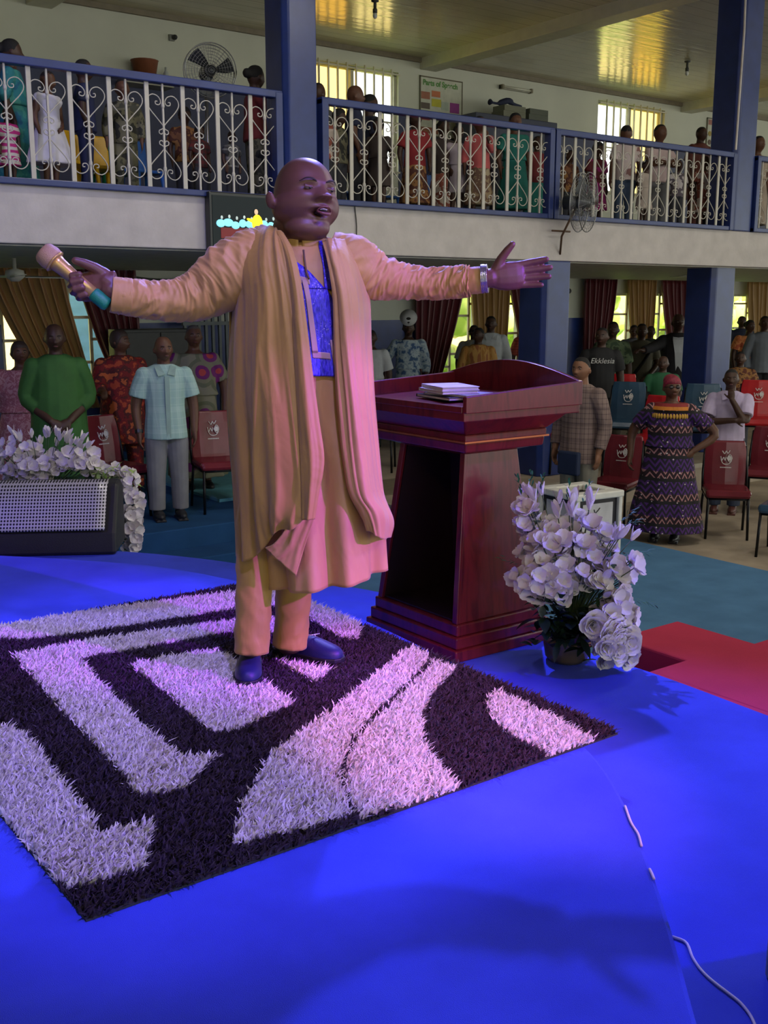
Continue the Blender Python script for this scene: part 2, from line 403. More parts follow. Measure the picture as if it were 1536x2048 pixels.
# ------------------------------------------------------------------ windows
m_frame = mat('window_frame_cream', (.45, .44, .36), .5)
m_bar = mat('burglar_bar_cream', (.6, .56, .42), .5)
def m_glassy(name, col):
    t = NT(name); t.b.inputs['Base Color'].default_value = (*col, 1); t.b.inputs['Transmission Weight'].default_value = 1
    t.b.inputs['Roughness'].default_value = .25; t.b.inputs['IOR'].default_value = 1.05; t.b.inputs['Alpha'].default_value = .15; return t.m
g_clear = m_glassy('window_glass', (.95, 1, .95)); g_amber = m_glassy('amber_glass', (1, .70, .26)); _b = g_amber.node_tree.nodes['Principled BSDF']; _b.inputs['Alpha'].default_value = 1.0; _b.inputs['Roughness'].default_value = .5
nwin = [0]
def window(x0, x1, z0, z1, nb, low):
    nwin[0] += 1; o = bpy.data.objects.new('window_%d' % nwin[0], None); C.objects.link(o); o.location = ((x0+x1)/2, WY+.1, z0); struct(o)
    cx = (x0+x1)/2; w = x1-x0; h = z1-z0; fb = MB(); t = .05
    fb.b2(-w/2, w/2, -.04, .04, 0, t); fb.b2(-w/2, w/2, -.04, .04, h-t, h); fb.b2(-w/2, -w/2+t, -.04, .04, 0, h); fb.b2(w/2-t, w/2, -.04, .04, 0, h)
    fb.b2(-.03, .03, -.04, .04, 0, h)
    fb.build('window_frame', m_frame, o)
    gb = MB()
    if low:
        cols = nb
        for i in range(1, cols):
            gb.b2(-w/2+w*i/cols-.022, -w/2+w*i/cols+.022, -.13, -.1, 0, h)
        for i in range(cols):
            a, c = -w/2+w*i/cols, -w/2+w*(i+1)/cols
            for zz in ([.27, .72] if i % 2 else [.12, .5, .86]):
                gb.b2(a, c, -.13, -.105, h*zz-.02, h*zz+.02)
    else:
        for i in range(1, nb):
            gb.b2(-w/2+w*i/nb-.011, -w/2+w*i/nb+.011, -.16, -.13, -.02, h+.02)
        for zz in (.02, .5, .97): gb.b2(-w/2, w/2, -.155, -.135, h*zz-.012, h*zz+.012)
    gb.build('burglar_bars', m_bar, o)
    for k, (a, c) in enumerate(((-w/2+t, -.03), (.03, w/2-t))):
        g = MB().b2(a, c, .0, .008, t, h-t)
        am = (not low) and ((k == 0 and x0 < 10) or (k == 1 and x0 > 15))
        g.build('pane', g_amber if am else g_clear, o)
for w in LW: window(*w, 5, True)
for w in UW: window(*w, 10, False)

# outside : ground, hedges and a pale house in the sun
m_grass = mat('outdoor_grass', (.28, .42, .06), .9, var=.4, nscale=3)
b = MB().b2(-40, 60, WY+.6, 60, -1.2, -1.0); struct(b.build('floor', m_grass))
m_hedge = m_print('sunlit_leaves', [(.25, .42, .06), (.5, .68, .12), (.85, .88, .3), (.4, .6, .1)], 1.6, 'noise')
def hedge(x, y, r, h, lab):
    b = MB(); rr = random.Random(int(x*10))
    for i in range(26):
        a = rr.uniform(0, 2*pi); q = rr.uniform(0, r*.8); s = rr.uniform(.35, .6)
        b.ell((x+q*cos(a), y+q*sin(a)*.5, -1+rr.uniform(.3, h)), (s, s, s*.9), 10, 7)
    o = b.build('bush', m_hedge, None, True, origin=(x, y, -1)); 
    v = getv(o); v += np.array([mnoise.noise(Vector(p)*5) for p in v])[:, None]*.16; setv(o, v)
    return tag(o, lab, 'bush', 'bushes outside the windows')
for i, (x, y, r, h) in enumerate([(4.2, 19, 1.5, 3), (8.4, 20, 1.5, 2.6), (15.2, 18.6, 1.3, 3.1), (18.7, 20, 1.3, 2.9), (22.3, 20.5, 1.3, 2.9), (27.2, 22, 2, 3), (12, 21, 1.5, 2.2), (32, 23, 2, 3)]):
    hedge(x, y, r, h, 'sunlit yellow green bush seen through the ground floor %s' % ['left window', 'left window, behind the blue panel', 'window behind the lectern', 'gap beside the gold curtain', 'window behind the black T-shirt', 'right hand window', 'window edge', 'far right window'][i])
b = MB().b2(-10, 60, 27, 30, -1, 3.4); b.b2(-10, 60, 26.6, 30.4, 3.4, 3.6)
tag(b.build('building', mat('sunlit_ochre_wall', (.85, .62, .3), .8), origin=(25, 28, -1)), 'low ochre building standing in the sun outside the windows', 'building')
b = MB().b2(5.9, 7.3, 16.2, 16.6, -1, 1.6)
tag(b.build('fence_panel', mat('pale_blue_panel', (.25, .5, .85), .6), origin=(6.7, 16.4, -1)), 'pale blue panel standing outside the left ground floor window', 'panel')

# ------------------------------------------------------------------ curtains
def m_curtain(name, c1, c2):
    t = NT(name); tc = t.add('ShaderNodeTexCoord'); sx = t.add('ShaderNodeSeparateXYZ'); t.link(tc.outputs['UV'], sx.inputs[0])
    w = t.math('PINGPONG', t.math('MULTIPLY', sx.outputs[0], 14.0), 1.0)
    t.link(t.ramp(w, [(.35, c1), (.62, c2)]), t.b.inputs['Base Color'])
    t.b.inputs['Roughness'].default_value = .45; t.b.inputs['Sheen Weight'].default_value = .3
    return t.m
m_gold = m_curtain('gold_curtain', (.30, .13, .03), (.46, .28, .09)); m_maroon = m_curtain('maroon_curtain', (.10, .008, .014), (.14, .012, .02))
def curtain(top, bot, z0, z1, m, label, bulge=.0, nf=7, zt=None):
    # top/bot = (x0, x1) extents; gathers towards the bottom
    N, K = 140, 26; G = []; cx = (bot[0]+bot[1])/2
    for i in range(K):
        t = i/(K-1); s = t**1.25; row = []
        a = top[0]+(bot[0]-top[0])*s; c = top[1]+(bot[1]-top[1])*s
        for j in range(N):
            u = j/(N-1); ph = u*nf*2*pi
            amp = .045*(1-.25*t)
            row.append((a+(c-a)*u+.012*sin(ph*2+1), WY-.2+amp*sin(ph)+.02*sin(ph*.37+3*t), z1+(z0-z1)*t))
        G.append(row)
    o = MB().grid(G).build('curtain', m, None, True, origin=(cx, WY-.2, z0))
    uv = o.data.uv_layers.new(name='u'); L = np.empty(len(o.data.loops), dtype=np.int32); o.data.loops.foreach_get('vertex_index', L)
    U = np.stack([(L % N)/(N-1)*nf/7, (L//N)/(K-1)], 1).astype(np.float32); uv.data.foreach_set('uv', U.ravel())
    s = o.modifiers.new('t', 'SOLIDIFY'); s.thickness = .006
    return tag(o, label, 'curtain', 'window curtains')
CT = FB-.02
curtain((4.1, 5.12), (5.0, 5.55), -.1, CT, m_gold, 'gold striped curtain gathered to a point behind the man in green')
curtain((5.3, 6.15), (5.95, 6.2), -.1, CT, m_maroon, 'dark maroon curtain left of the cream wall, behind the microphone hand')
curtain((11.1, 12.15), (11.12, 11.45), -.4, CT, m_maroon, 'maroon curtain swept to the left beside the woman in light blue floral')
curtain((12.3, 13.2), (12.6, 13.05), -.4, CT, m_gold, 'gold curtain gathered in the middle of the window above the man in the white shirt')
curtain((13.2, 14.2), (13.9, 14.2), -.4, CT, m_maroon, 'red maroon curtain between the window and the blue pillar')
curtain((15.15, 16.0), (15.2, 15.62), -.4, CT, m_maroon, 'maroon curtain above the man in the black T-shirt')
curtain((16.35, 17.15), (16.75, 17.05), -.4, CT, m_gold, 'gold curtain above the man in the olive T-shirt')
curtain((17.35, 18.35), (17.95, 18.35), -.4, CT, m_maroon, 'maroon curtain with a bright red edge behind the man in the black suit')
curtain((20.2, 21.4), (20.65, 21.1), -.4, CT, m_gold, 'gold curtain at the far right edge above the orange ruffled top')
curtain((3.2, 3.9), (3.2, 3.4), -.1, CT, m_maroon, 'maroon curtain beyond the left edge')
# ================================================================== balcony railing
m_railw = mat('railing_white_paint', (.50, .47, .40), .4, var=.08)
m_railb = mat('railing_blue_paint', (.018, .034, .15), .35, var=.15)
def scroll_path(side, flip):
    # one S scroll: curl by the middle, diagonal outwards, over the top and curl in by the thin bar
    P = []
    c = (.028, .055)
    for a in np.linspace(-200, 60, 9): r = .020; P.append((c[0]+r*cos(radians(a)), c[1]+r*sin(radians(a))))
    P = [(.012, .045), (.022, .03), (.042, .042), (.040, .068), (.018, .08), (.0, .105), (.055, .18), (.115, .255), (.148, .32), (.138, .375), (.095, .41), (.045, .395), (.02, .35), (.035, .315), (.066, .318), (.068, .345), (.05, .345)]
    return [(side*x, flip*z) for x, z in P]
_rail = {}
def railing(x0, x1, label, post0=True, post1=True):
    t = thing('balcony_railing', label, 'railing', ((x0+x1)/2, BY-.01, BF))
    w = x1-x0; L = -w/2
    MB().b2(L, -L, -.04, .04, 0, .05).build('bottom_rail', m_railb, t, bevel=.006)
    MB().b2(L, -L, -.045, .045, .88, .945).build('top_rail', m_railb, t, bevel=.008)
    if post0: MB().b2(L, L+.07, -.05, .05, .0, .93).build('post', m_railb, t, bevel=.006)
    if post1: MB().b2(-L-.07, -L, -.05, .05, .0, .93).build('post', m_railb, t, bevel=.006)
    n = max(1, round(w/.335)); p = w/n
    if 'bar' not in _rail:
        _rail['bar'] = MB().b2(-.02, .02, -.008, .008, .04, .89).build('baluster', m_railw, t, bevel=.003)
        b = MB().b2(-.008, .008, -.008, .008, .04, .89)
        for z in (.2, .71): b.lathe([(.008, -.03), (.016, -.01), (.016, .01), (.008, .03)], (0, 0, z), 8)
        _rail['thin'] = b.build('twisted_baluster', m_railw, t)
        b = MB()
        for s in (-1, 1):
            for f in (-1, 1):
                pth = catmull([(x, 0, .455+z*.82) for x, z in scroll_path(s, f)], 44)
                b.tube(pth, .0048, 6, side=(0, 1, 0))
        _rail['scroll'] = b.build('scrollwork', m_railw, t, True)
        first = True
    else: first = False
    for i in range(n):
        for key, xx in (('bar', L+p*(i+.0)+.02), ('thin', L+p*(i+.5)), ('scroll', L+p*(i+.5))):
            o = _rail[key]
            if not (first and i == 0): o = o.copy(); C.objects.link(o)
            o.parent = t; o.location = (xx, 0, 0); o.scale = (p/.335, 1, 1)
    return t
railing(-1.1, 1.9, 'balcony railing section beyond the left side of the view')
railing(1.95, 5.2, 'white scrollwork railing with blue rail, between the left edge and the left blue pillar')
railing(5.62, 8.62, 'white scrollwork railing from the left pillar to the short blue post above the outstretched hand')
railing(8.64, 11.84, 'white scrollwork railing right of the short post, with the caged wall fan in front')
railing(12.28, 15.5, 'white scrollwork railing right of the tall right pillar')

# ================================================================== lectern
def m_wood():
    t = NT('varnished_mahogany'); co = t.coords((3, 3, .5))
    w = t.add('ShaderNodeTexNoise', Scale=5.0, Detail=6.0, Distortion=1.5); t.link(co, w.inputs['Vector'])
    t.link(t.ramp(w.outputs[0], [(.3, (.075, .006, .010)), (.55, (.16, .014, .018)), (.75, (.10, .009, .012))]), t.b.inputs['Base Color'])
    t.b.inputs['Roughness'].default_value = .28; t.b.inputs['Specular IOR Level'].default_value = .3; t.b.inputs['Coat Weight'].default_value = .2; t.b.inputs['Coat Roughness'].default_value = .1
    return t.m
m_mah = m_wood(); m_dark = mat('dark_cavity', (.018, .006, .008), .5)  # second one: near-black colour for the inside of the open column
LX, LYc = 3.0, 3.5
lec = thing('lectern', 'tall varnished mahogany lectern with a tapered column and wide tray top', 'lectern', (LX, LYc, DAIS2))
def rect(x0, x1, y0, y1, z): return [(x0-LX, y0-LYc, z-DAIS2), (x1-LX, y0-LYc, z-DAIS2), (x1-LX, y1-LYc, z-DAIS2), (x0-LX, y1-LYc, z-DAIS2)]
b = MB(); b.loft([rect(2.73, 3.30, 3.19, 3.83, -.15), rect(2.73, 3.30, 3.19, 3.83, -.10)]); b.loft([rect(2.745, 3.285, 3.205, 3.815, -.10), rect(2.745, 3.285, 3.205, 3.815, -.05)])
b.loft([rect(2.76, 3.26, 3.22, 3.80, -.05), rect(2.76, 3.26, 3.22, 3.80, .0)])
b.build('plinth', m_mah, lec, bevel=.006)
def slab4(r0, r1): MBx = MB().loft([r0, r1]); return MBx
b = MB()   # column : two sides, a front and an open back
b.loft([rect(2.775, 3.235, 3.235, 3.255, 0), rect(2.85, 3.14, 3.285, 3.305, .72)])
b.loft([rect(2.775, 3.235, 3.765, 3.785, 0), rect(2.85, 3.14, 3.695, 3.715, .72)])
b.loft([rect(3.215, 3.235, 3.255, 3.765, 0), rect(3.12, 3.14, 3.305, 3.695, .72)])
b.build('column', m_mah, lec, bevel=.004)
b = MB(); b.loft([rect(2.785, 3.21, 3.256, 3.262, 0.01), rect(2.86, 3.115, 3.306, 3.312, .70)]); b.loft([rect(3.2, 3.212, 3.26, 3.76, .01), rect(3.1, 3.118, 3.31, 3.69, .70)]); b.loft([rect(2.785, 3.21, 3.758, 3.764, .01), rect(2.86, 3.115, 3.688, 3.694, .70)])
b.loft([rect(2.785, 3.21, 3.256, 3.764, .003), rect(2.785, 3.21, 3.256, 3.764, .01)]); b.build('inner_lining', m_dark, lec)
MB().loft([rect(2.768, 2.785, 3.232, 3.262, 0), rect(2.843, 2.86, 3.282, 3.312, .72)]).build('edge_stile', m_mah, lec, bevel=.003)
MB().loft([rect(2.768, 2.785, 3.758, 3.788, 0), rect(2.843, 2.86, 3.688, 3.718, .72)]).build('edge_stile', m_mah, lec, bevel=.003)
b = MB()
b.loft([rect(2.86, 3.12, 3.30, 3.70, .70), rect(2.80, 3.19, 3.22, 3.78, .725)])
b.loft([rect(2.775, 3.21, 3.20, 3.80, .725), rect(2.77, 3.215, 3.195, 3.805, .765)])
b.loft([rect(2.765, 3.22, 3.19, 3.81, .768), rect(2.765, 3.22, 3.19, 3.81, .80)])
b.loft([rect(2.765, 3.22, 3.19, 3.81, .80), rect(2.70, 3.28, 3.12, 3.88, .868)]); b.build('collar', m_mah, lec, bevel=.006)
b = MB(); b.loft([rect(2.758, 3.228, 3.183, 3.817, .7655), rect(2.758, 3.228, 3.183, 3.817, .7725)])
b.build('trim_line', mat('copper_trim_line', (.5, .16, .05), .3, .6), lec)['label'] = 'thin copper coloured trim line'
b = MB(); b.loft([rect(2.67, 3.31, 3.09, 3.91, .866), rect(2.67, 3.31, 3.09, 3.91, .905)]); b.build('tray', m_mah, lec, bevel=.004)
# sloping desk and side rails, curved front rail
b = MB(); q = [(2.69, 3.11, .908), (3.29, 3.11, .93), (3.29, 3.89, .93), (2.69, 3.89, .908)]
b.loft([[(x-LX, y-LYc, .9-DAIS2) for x, y, z in q], [(x-LX, y-LYc, z-DAIS2) for x, y, z in q]]); b.build('desk_top', m_mah, lec, bevel=.002)
for y in (3.088, 3.892):
    MB().prism([(2.67-LX, .90), (3.31-LX, .90), (3.31-LX, 1.0), (3.24-LX, .995), (2.67-LX, .965)], -.011, .011, M=Matrix(((1, 0, 0, 0), (0, 0, 1, y-LYc), (0, 1, 0, -DAIS2), (0, 0, 0, 1)))).build('side_rail', m_mah, lec, bevel=.003)
arc = [(3.07+.84*t, 1.0+.075*sin(pi*t)) for t in np.linspace(0, 1, 15)]
poly = [(3.08, .9)]+arc+[(3.92, .9)]
poly = [(3.085, .9)]+[(3.085+.83*t, 1.0+.07*sin(pi*t)) for t in np.linspace(0, 1, 17)]+[(3.915, .9)]
MB().prism([(y-LYc, z-DAIS2) for y, z in poly], 3.29-LX, 3.315-LX, M=Matrix(((0, 0, 1, 0), (1, 0, 0, 0), (0, 1, 0, 0), (0, 0, 0, 1)))).build('front_rail', m_mah, lec, bevel=.003)
MB().b2(2.665-LX, 2.685-LX, 3.1-LYc, 3.9-LYc, .9-DAIS2, .925-DAIS2).build('book_stop', m_mah, lec, bevel=.003)
# books on the desk
def book(cx, cy, z, sx, sy, th, rz, cover, label):
    t = thing('book', label, 'book', (cx, cy, z), rz, 'books on the lectern')
    MB().b2(-sx/2, sx/2, -sy/2, sy/2, 0, .003).b2(-sx/2, sx/2, -sy/2, sy/2, th-.003, th).b2(-sx/2, sx/2, sy/2-.004, sy/2, 0, th).build('cover', cover, t, bevel=.001)
    MB().b2(-sx/2+.004, sx/2-.004, -sy/2+.004, sy/2-.004, .003, th-.003).build('pages', mat('paper_pages', (.75, .72, .68), .8, stretch=(1, 1, 60)), t)
    return t
bp = aty(892, 778, 3.5); bz = .921
book(2.93, 3.47, bz, .20, .27, .014, radians(-8), mat('black_book_cover', (.02, .02, .03), .4), 'thin black covered book lying lowest on the lectern desk')
book(2.95, 3.44, bz+.014, .19, .25, .010, radians(6), mat('grey_folder', (.25, .25, .3), .5), 'thin grey folder lying between the black book and the white books')
book(2.925, 3.49, bz+.024, .17, .24, .014, radians(-14), mat('white_book_cover', (.75, .72, .8), .5), 'white book lying under the topmost white book on the lectern')
book(2.93, 3.485, bz+.038, .17, .235, .016, radians(-17), mat('white_book_cover', (.75, .72, .8), .5), 'white book lying topmost of the stack on the lectern')

# ================================================================== shag rug
rug = thing('shag_rug', 'long rectangular shag rug with black and white L shapes and curved bands', 'rug', (.76, 2.06, 0))
z7 = lambda L: [(x*.4948, 1160+y*.4948) for x, y in L]
WH = [[(-160, 1266), (470, 1182), (565, 1166), (640, 1196), (722, 1236), (714, 1277), (678, 1274), (616, 1236), (560, 1212), (470, 1217), (168, 1264), (45, 1279), (-160, 1260)],
 z7([(45, 300), (300, 250), (620, 205), (940, 160), (1110, 150), (1115, 215), (940, 205), (640, 260), (380, 305), (320, 318), (385, 390), (460, 470), (560, 570), (680, 670), (745, 712), (880, 700), (800, 775), (740, 838), (555, 866), (440, 725), (340, 622), (260, 540), (110, 370)]),
 z7([(525, 340), (640, 312), (870, 280), (960, 330), (1060, 405), (1190, 490), (960, 600), (850, 612), (780, 550), (640, 430)]),
 z7([(1100, 315), (1345, 358), (1268, 408), (1190, 365)]),
 z7([(-300, 560), (45, 590), (95, 615), (200, 740), (270, 840), (335, 905), (400, 1015), (610, 965), (615, 1000), (590, 1060), (583, 1160), (275, 1240), (-300, 800)]),
 [(462, 1690), (470, 1650), (482, 1605), (505, 1566), (539, 1506), (594, 1467), (703, 1383), (763, 1335), (799, 1306), (826, 1292), (855, 1309), (852, 1323), (799, 1377), (751, 1419), (709, 1466), (686, 1508), (678, 1556), (692, 1598), (703, 1630)],
 [(863, 1315), (912, 1336), (894, 1353), (864, 1383), (844, 1419), (842, 1461), (855, 1496), (882, 1532), (925, 1575), (718, 1630), (700, 1600), (690, 1574), (693, 1514), (716, 1472), (764, 1421), (812, 1376), (859, 1331)],
 [(978, 1389), (993, 1378), (1100, 1430), (1205, 1485), (1175, 1512), (1112, 1520), (1073, 1493), (1025, 1472), (990, 1443), (972, 1413)]]
WP = [np.array([atz(x, y, .02)[:2] for x, y in p]) for p in WH]
def inpoly(P, X, Y):
    r = np.zeros(len(X), bool); j = len(P)-1
    for i in range(len(P)):
        xi, yi = P[i]; xj, yj = P[j]
        c = ((yi > Y) != (yj > Y)) & (X < (xj-xi)*(Y-yi)/((yj-yi)+1e-12)+xi); r ^= c; j = i
    return r
RX0, RX1, RY0, RY1 = .72, 2.43, 2.06, 4.30
NBL = 120000
X = RNG.uniform(RX0, RX1, NBL); Y = RNG.uniform(RY0, RY1, NBL)
wh = np.zeros(NBL, bool)
for P in WP: wh |= inpoly(P, X, Y)
def pile(sel, name, m, wd, ht):
    x, y = X[sel], Y[sel]; n = len(x); r = RNG
    az = r.uniform(0, 2*pi, n); ln = r.normal(0, .012, (n, 2))+np.array([.006, -.004]); w = wd*r.uniform(.6, 1.3, n); h = ht*r.uniform(.6, 1.25, n)
    dx, dy = np.cos(az)*w/2, np.sin(az)*w/2; V = np.zeros((n, 5, 3))
    for k, (f, hh, ww) in enumerate(((0, 0, 1), (0, 0, -1), (.4, .62, .9), (.4, .62, -.9), (1, 1, 0))):
        V[:, k, 0] = x+ln[:, 0]*f+dx*ww; V[:, k, 1] = y+ln[:, 1]*f+dy*ww; V[:, k, 2] = .004+h*hh
    V[:, :, 0] -= .76; V[:, :, 1] -= 2.06
    me = bpy.data.meshes.new(name); me.vertices.add(n*5); me.vertices.foreach_set('co', V.ravel())
    base = (np.arange(n)*5)[:, None]
    q = (base+np.array([0, 1, 3, 2])).ravel(); t = (base+np.array([2, 3, 4])).ravel()
    me.loops.add(n*7); me.loops.foreach_set('vertex_index', np.concatenate([q, t]).astype(np.int32))
    me.polygons.add(2*n); ls = np.concatenate([np.arange(n)*4, n*4+np.arange(n)*3]); me.polygons.foreach_set('loop_start', ls.astype(np.int32))
    me.update(calc_edges=True); me.validate(); me.materials.append(m)
    o = bpy.data.objects.new(name, me); C.objects.link(o); o.parent = rug; return o
m_wp = mat('white_shag', (.80, .76, .66), .8, var=.1, nscale=60); m_bp = mat('dark_brown_shag', (.035, .022, .028), .85, var=.35, nscale=60)
pile(wh, 'white_pile', m_wp, .0075, .026)['label'] = 'cream white pile'
pile(~wh, 'dark_pile', m_bp, .0075, .022)['label'] = 'dark brown pile'
MB().b2(RX0-.76, RX1-.76, RY0-2.06, RY1-2.06, .001, .006).build('backing', mat('rug_backing', (.03, .035, .03), .9), rug)

# ================================================================== stage monitor speaker
m_blk = mat('black_textured_plastic', (.012, .012, .015), .5, bump=.3, bscale=200)
def m_grille():
    t = NT('perforated_silver_grille'); co = t.coords(); sx = t.add('ShaderNodeSeparateXYZ'); t.link(co, sx.inputs[0])
    def hole(o): return t.math('POWER', t.math('SUBTRACT', t.math('FRACT', t.math('MULTIPLY', o, 55.0)), .5), 2.0)
    d = t.math('ADD', hole(sx.outputs[0]), hole(sx.outputs[2])); h = t.math('LESS_THAN', d, .1)
    t.link(t.mix(h, (.58, .57, .6), (.01, .01, .012)), t.b.inputs['Base Color']); t.b.inputs['Metallic'].default_value = .35; t.b.inputs['Roughness'].default_value = .4; return t.m
sp = thing('stage_monitor', 'black wedge floor loudspeaker with a silver perforated grille on the stage edge', 'speaker', (*atz(96, 1100, DAIS2)[:2], DAIS2), radians(-31))
W2 = .43
prof = [(-.20, 0), (.30, 0), (.34, .12), (.20, .47), (.12, .50), (-.14, .20), (-.20, .12)]
prof = [(-.17, 0), (.22, 0), (.24, .36), (.17, .405), (.05, .395), (-.155, .13)]
MB().prism(prof, -W2, W2, M=Matrix(((0, 0, 1, 0), (1, 0, 0, 0), (0, 1, 0, 0), (0, 0, 0, 1)))).build('cabinet', m_blk, sp, bevel=.02)
gp = [(-.150, .145), (-.09, .23), (-.02, .33), (.04, .385), (.11, .402)]
b = MB(); b.grid([[(x, p[0]-.014, p[1]+.004) for p in catmull(gp, 14)] for x in np.linspace(-.37, .37, 12)])
o = b.build('grille', m_grille(), sp, True); s_ = o.modifiers.new('s', 'SOLIDIFY'); s_.thickness = .008
MB().box((0, .045, .388), (.09, .008, .025), (radians(-60), 0, 0)).build('badge', mat('badge_grey', (.2, .2, .22), .4, .5), sp, bevel=.002)

# ================================================================== chairs
m_leg = mat('black_chair_steel', (.012, .012, .014), .35, .6)
def plastic_cover(name, c): return mat(name, c, .22, var=.15, nscale=5, bump=.3, bscale=9, bdist=.01, coat=.18, spec=.25)
def logo_mark(b, y0, z0, s, mi=0):
    # sprout over two leaves forming a globe, with a thin caption line below
    for pts in ([(-.03, .06), (-.012, .035), (.0, .06), (.012, .04), (.03, .065)], [(-.042, .015), (-.032, -.02), (-.018, .01), (-.008, -.02), (.0, .012)],
                [(.008, .0), (.03, .03), (.048, .0), (.028, -.03), (.008, .0)], [(-.04, -.01), (-.02, -.045), (.02, -.047), (.045, -.02)]):
        P = catmull([(x*s, y0, z0+z*s) for x, z in pts], 14); b.tube(P, .0035*s, 5, mi)
    b.ell((.028*s, y0, z0), (.016*s, .002, .02*s), 8, 6, mi)
    for i in range(9): b.box(((-.04+i*.01)*s, y0, z0-.075*s), (.007*s, .002, .008*s), None, mi)
def chair_proto(fabric):
    t = thing('banquet_chair', 'x', 'chair', (0, 0, 0), 0)
    def pad(cx, w, h, d, z0): pass
    b = MB(); b.box((0, -.0, .455), (.44, .44, .075)); b.box((0, -.20, .44), (.43, .06, .06)); b.build('seat', fabric, t, bevel=.03)
    bk = MB(); rings = []
    for z, y, w in ((.47, .205, .40), (.52, .215, .42), (.66, .235, .43), (.82, .26, .42), (.93, .275, .37)):
        rings.append([(x*w/2, y-.03+.03*(abs(x)**2), z) for x in (-1, -.6, 0, .6, 1)]+[(x*w/2, y+.035, z) for x in (1, 0, -1)])
    o = bk.loft(rings).build('backrest', fabric, t, bevel=.012)
    lg = MB(); logo_mark(lg, .0, 0, 1.25); L = lg.build('printed_mark', mat('silver_print', (.62, .6, .58), .4), o); L['label'] = 'silver printed mark on the backrest'; L.location = (0, .198, .76); L.rotation_euler = (radians(-9), 0, 0)
    for s in (-1, 1):
        MB().tube([(s*.19, -.20, .42), (s*.20, -.225, .0)], .0135, 8).build('leg', m_leg, t, True)
        MB().tube([(s*.20, .19, .45), (s*.21, .215, .3), (s*.215, .28, .0)], .0135, 8).build('leg', m_leg, t, True)
        MB().tube([(s*.215, .19, .42), (s*.218, .225, .6), (s*.20, .285, .88)], .012, 8).build('back_frame', m_leg, t, True)
    b = MB(); 
    for s in (-1, 1): b.tube([(s*.195, -.2, .405), (s*.205, .2, .405)], .012, 6)
    b.tube([(-.19, -.2, .405), (.19, -.2, .405)], .012, 6); b.tube([(-.2, .2, .405), (.2, .2, .405)], .012, 6); b.build('seat_frame', m_leg, t, True)
    return t
CHM = chair_proto(plastic_cover('maroon_chair_cover', (.16, .02, .03)))
CHB = chair_proto(plastic_cover('blue_chair_fabric', (.03, .07, .12)))
CHR = chair_proto(plastic_cover('red_chair_fabric', (.42, .015, .02)))
_used = set()
def chair(proto, px, py, z, face, label, group, Y=None):
    # px, py : where the middle of the chair meets the floor ; face : direction the sitter looks (deg, 0 = -Y)
    p = atz(px, py, z) if Y is None else np.array([aty(px, 700, Y)[0], Y, z])
    if id(proto) not in _used:
        _used.add(id(proto)); o = proto; o.location = (p[0], p[1], z); o.rotation_euler = (0, 0, radians(face)); o['label'] = label; o['group'] = group; return o
    return dup(proto, (p[0], p[1], z), radians(face), label, group)
gL = 'maroon covered chairs on the left platform'; gR = 'maroon covered chairs on the right floor'
chair(CHM, 238, 1032, PLAT, 12, 'maroon covered chair between the green outfit and the teal shirt, a hand resting on it', gL)
chair(CHM, 440, 1018, PLAT, -14, 'maroon covered chair close to the left edge of the yellow robe', gL)
chair(CHM, 150, 985, PLAT, 5, 'maroon covered chair half hidden behind the man in green', gL)
chair(CHM, 1225, 1050, FLOOR, -68, 'maroon covered chair between the plaid shirt and the purple print dress', gR)
chair(CHM, 1447, 1070, FLOOR, -48, 'maroon covered chair right beside the purple print dress', gR)
chair(CHM, 1528, 1022, FLOOR, -62, 'maroon covered chair at the right edge behind the lilac shirt', gR)
chair(CHB, 1568, 1110, FLOOR, -70, 'dark blue chair cut off by the right edge, black legs on the tan floor', 'blue chairs')
gB = 'blue chairs'; gC = 'red chairs'
chair(CHB, 1245, 922, PLAT+.1, -58, 'blue chair with a silver mark behind the plaid shirt, next to the red chair', gB)
chair(CHB, 1405, 930, PLAT+.1, -45, 'blue chair with a silver mark between the red headwrap and the lilac shirt', gB)
chair(CHR, 1298, 958, PLAT, -75, 'bright red chair with rounded seat right of the blue chair behind the plaid shirt', gC)
chair(CHR, 1140, 945, PLAT+.02, -55, 'red chair seen between the lectern tray and the plaid shirt', gC)
chair(CHR, 1232, 890, PLAT+.1, -55, 'red chair in the back row under the bright window', gC)
chair(CHR, 752, 940, PLAT, -40, 'red chair with pale legs seen between the robe and the lectern', gC)
chair(CHR, 1512, 915, PLAT+.1, -50, 'red chair behind the person in brown print', gC)

# ================================================================== white bin behind the flowers
bn = thing('bin', 'white framed square bin with an open top and a printed panel, behind the flowers', 'bin', (*atz(1155, 1135, FLOOR)[:2], FLOOR), radians(-6))
bw = .24; bh = .72
for x in (-1, 1):
    for y in (-1, 1): MB().b2(x*bw-.022, x*bw+.022, y*bw-.022, y*bw+.022, 0, bh-.03).build('corner_post', mat('white_bin_frame', (.75, .74, .68), .35), bn, bevel=.012)
fr = MB(); fr.b2(-bw-.022, bw+.022, -bw-.022, -bw+.022, 0, .05); fr.build('bottom_rail', mat('white_bin_frame', (.75, .74, .68), .35), bn, bevel=.012)
tb = MB()
for a in ((-bw-.03, bw+.03, -bw-.03, -bw+.09), (-bw-.03, bw+.03, bw-.09, bw+.03), (-bw-.03, -bw+.09, -bw+.09, bw-.09), (bw-.09, bw+.03, -bw+.09, bw-.09)): tb.b2(*a, bh-.06, bh)
tb.build('lid', mat('white_bin_frame', (.75, .74, .68), .35), bn, bevel=.012)
MB().b2(-bw+.01, bw-.01, -bw+.01, bw-.01, .02, bh-.06).build('body', mat('black_bin_body', (.015, .012, .02), .4), bn)
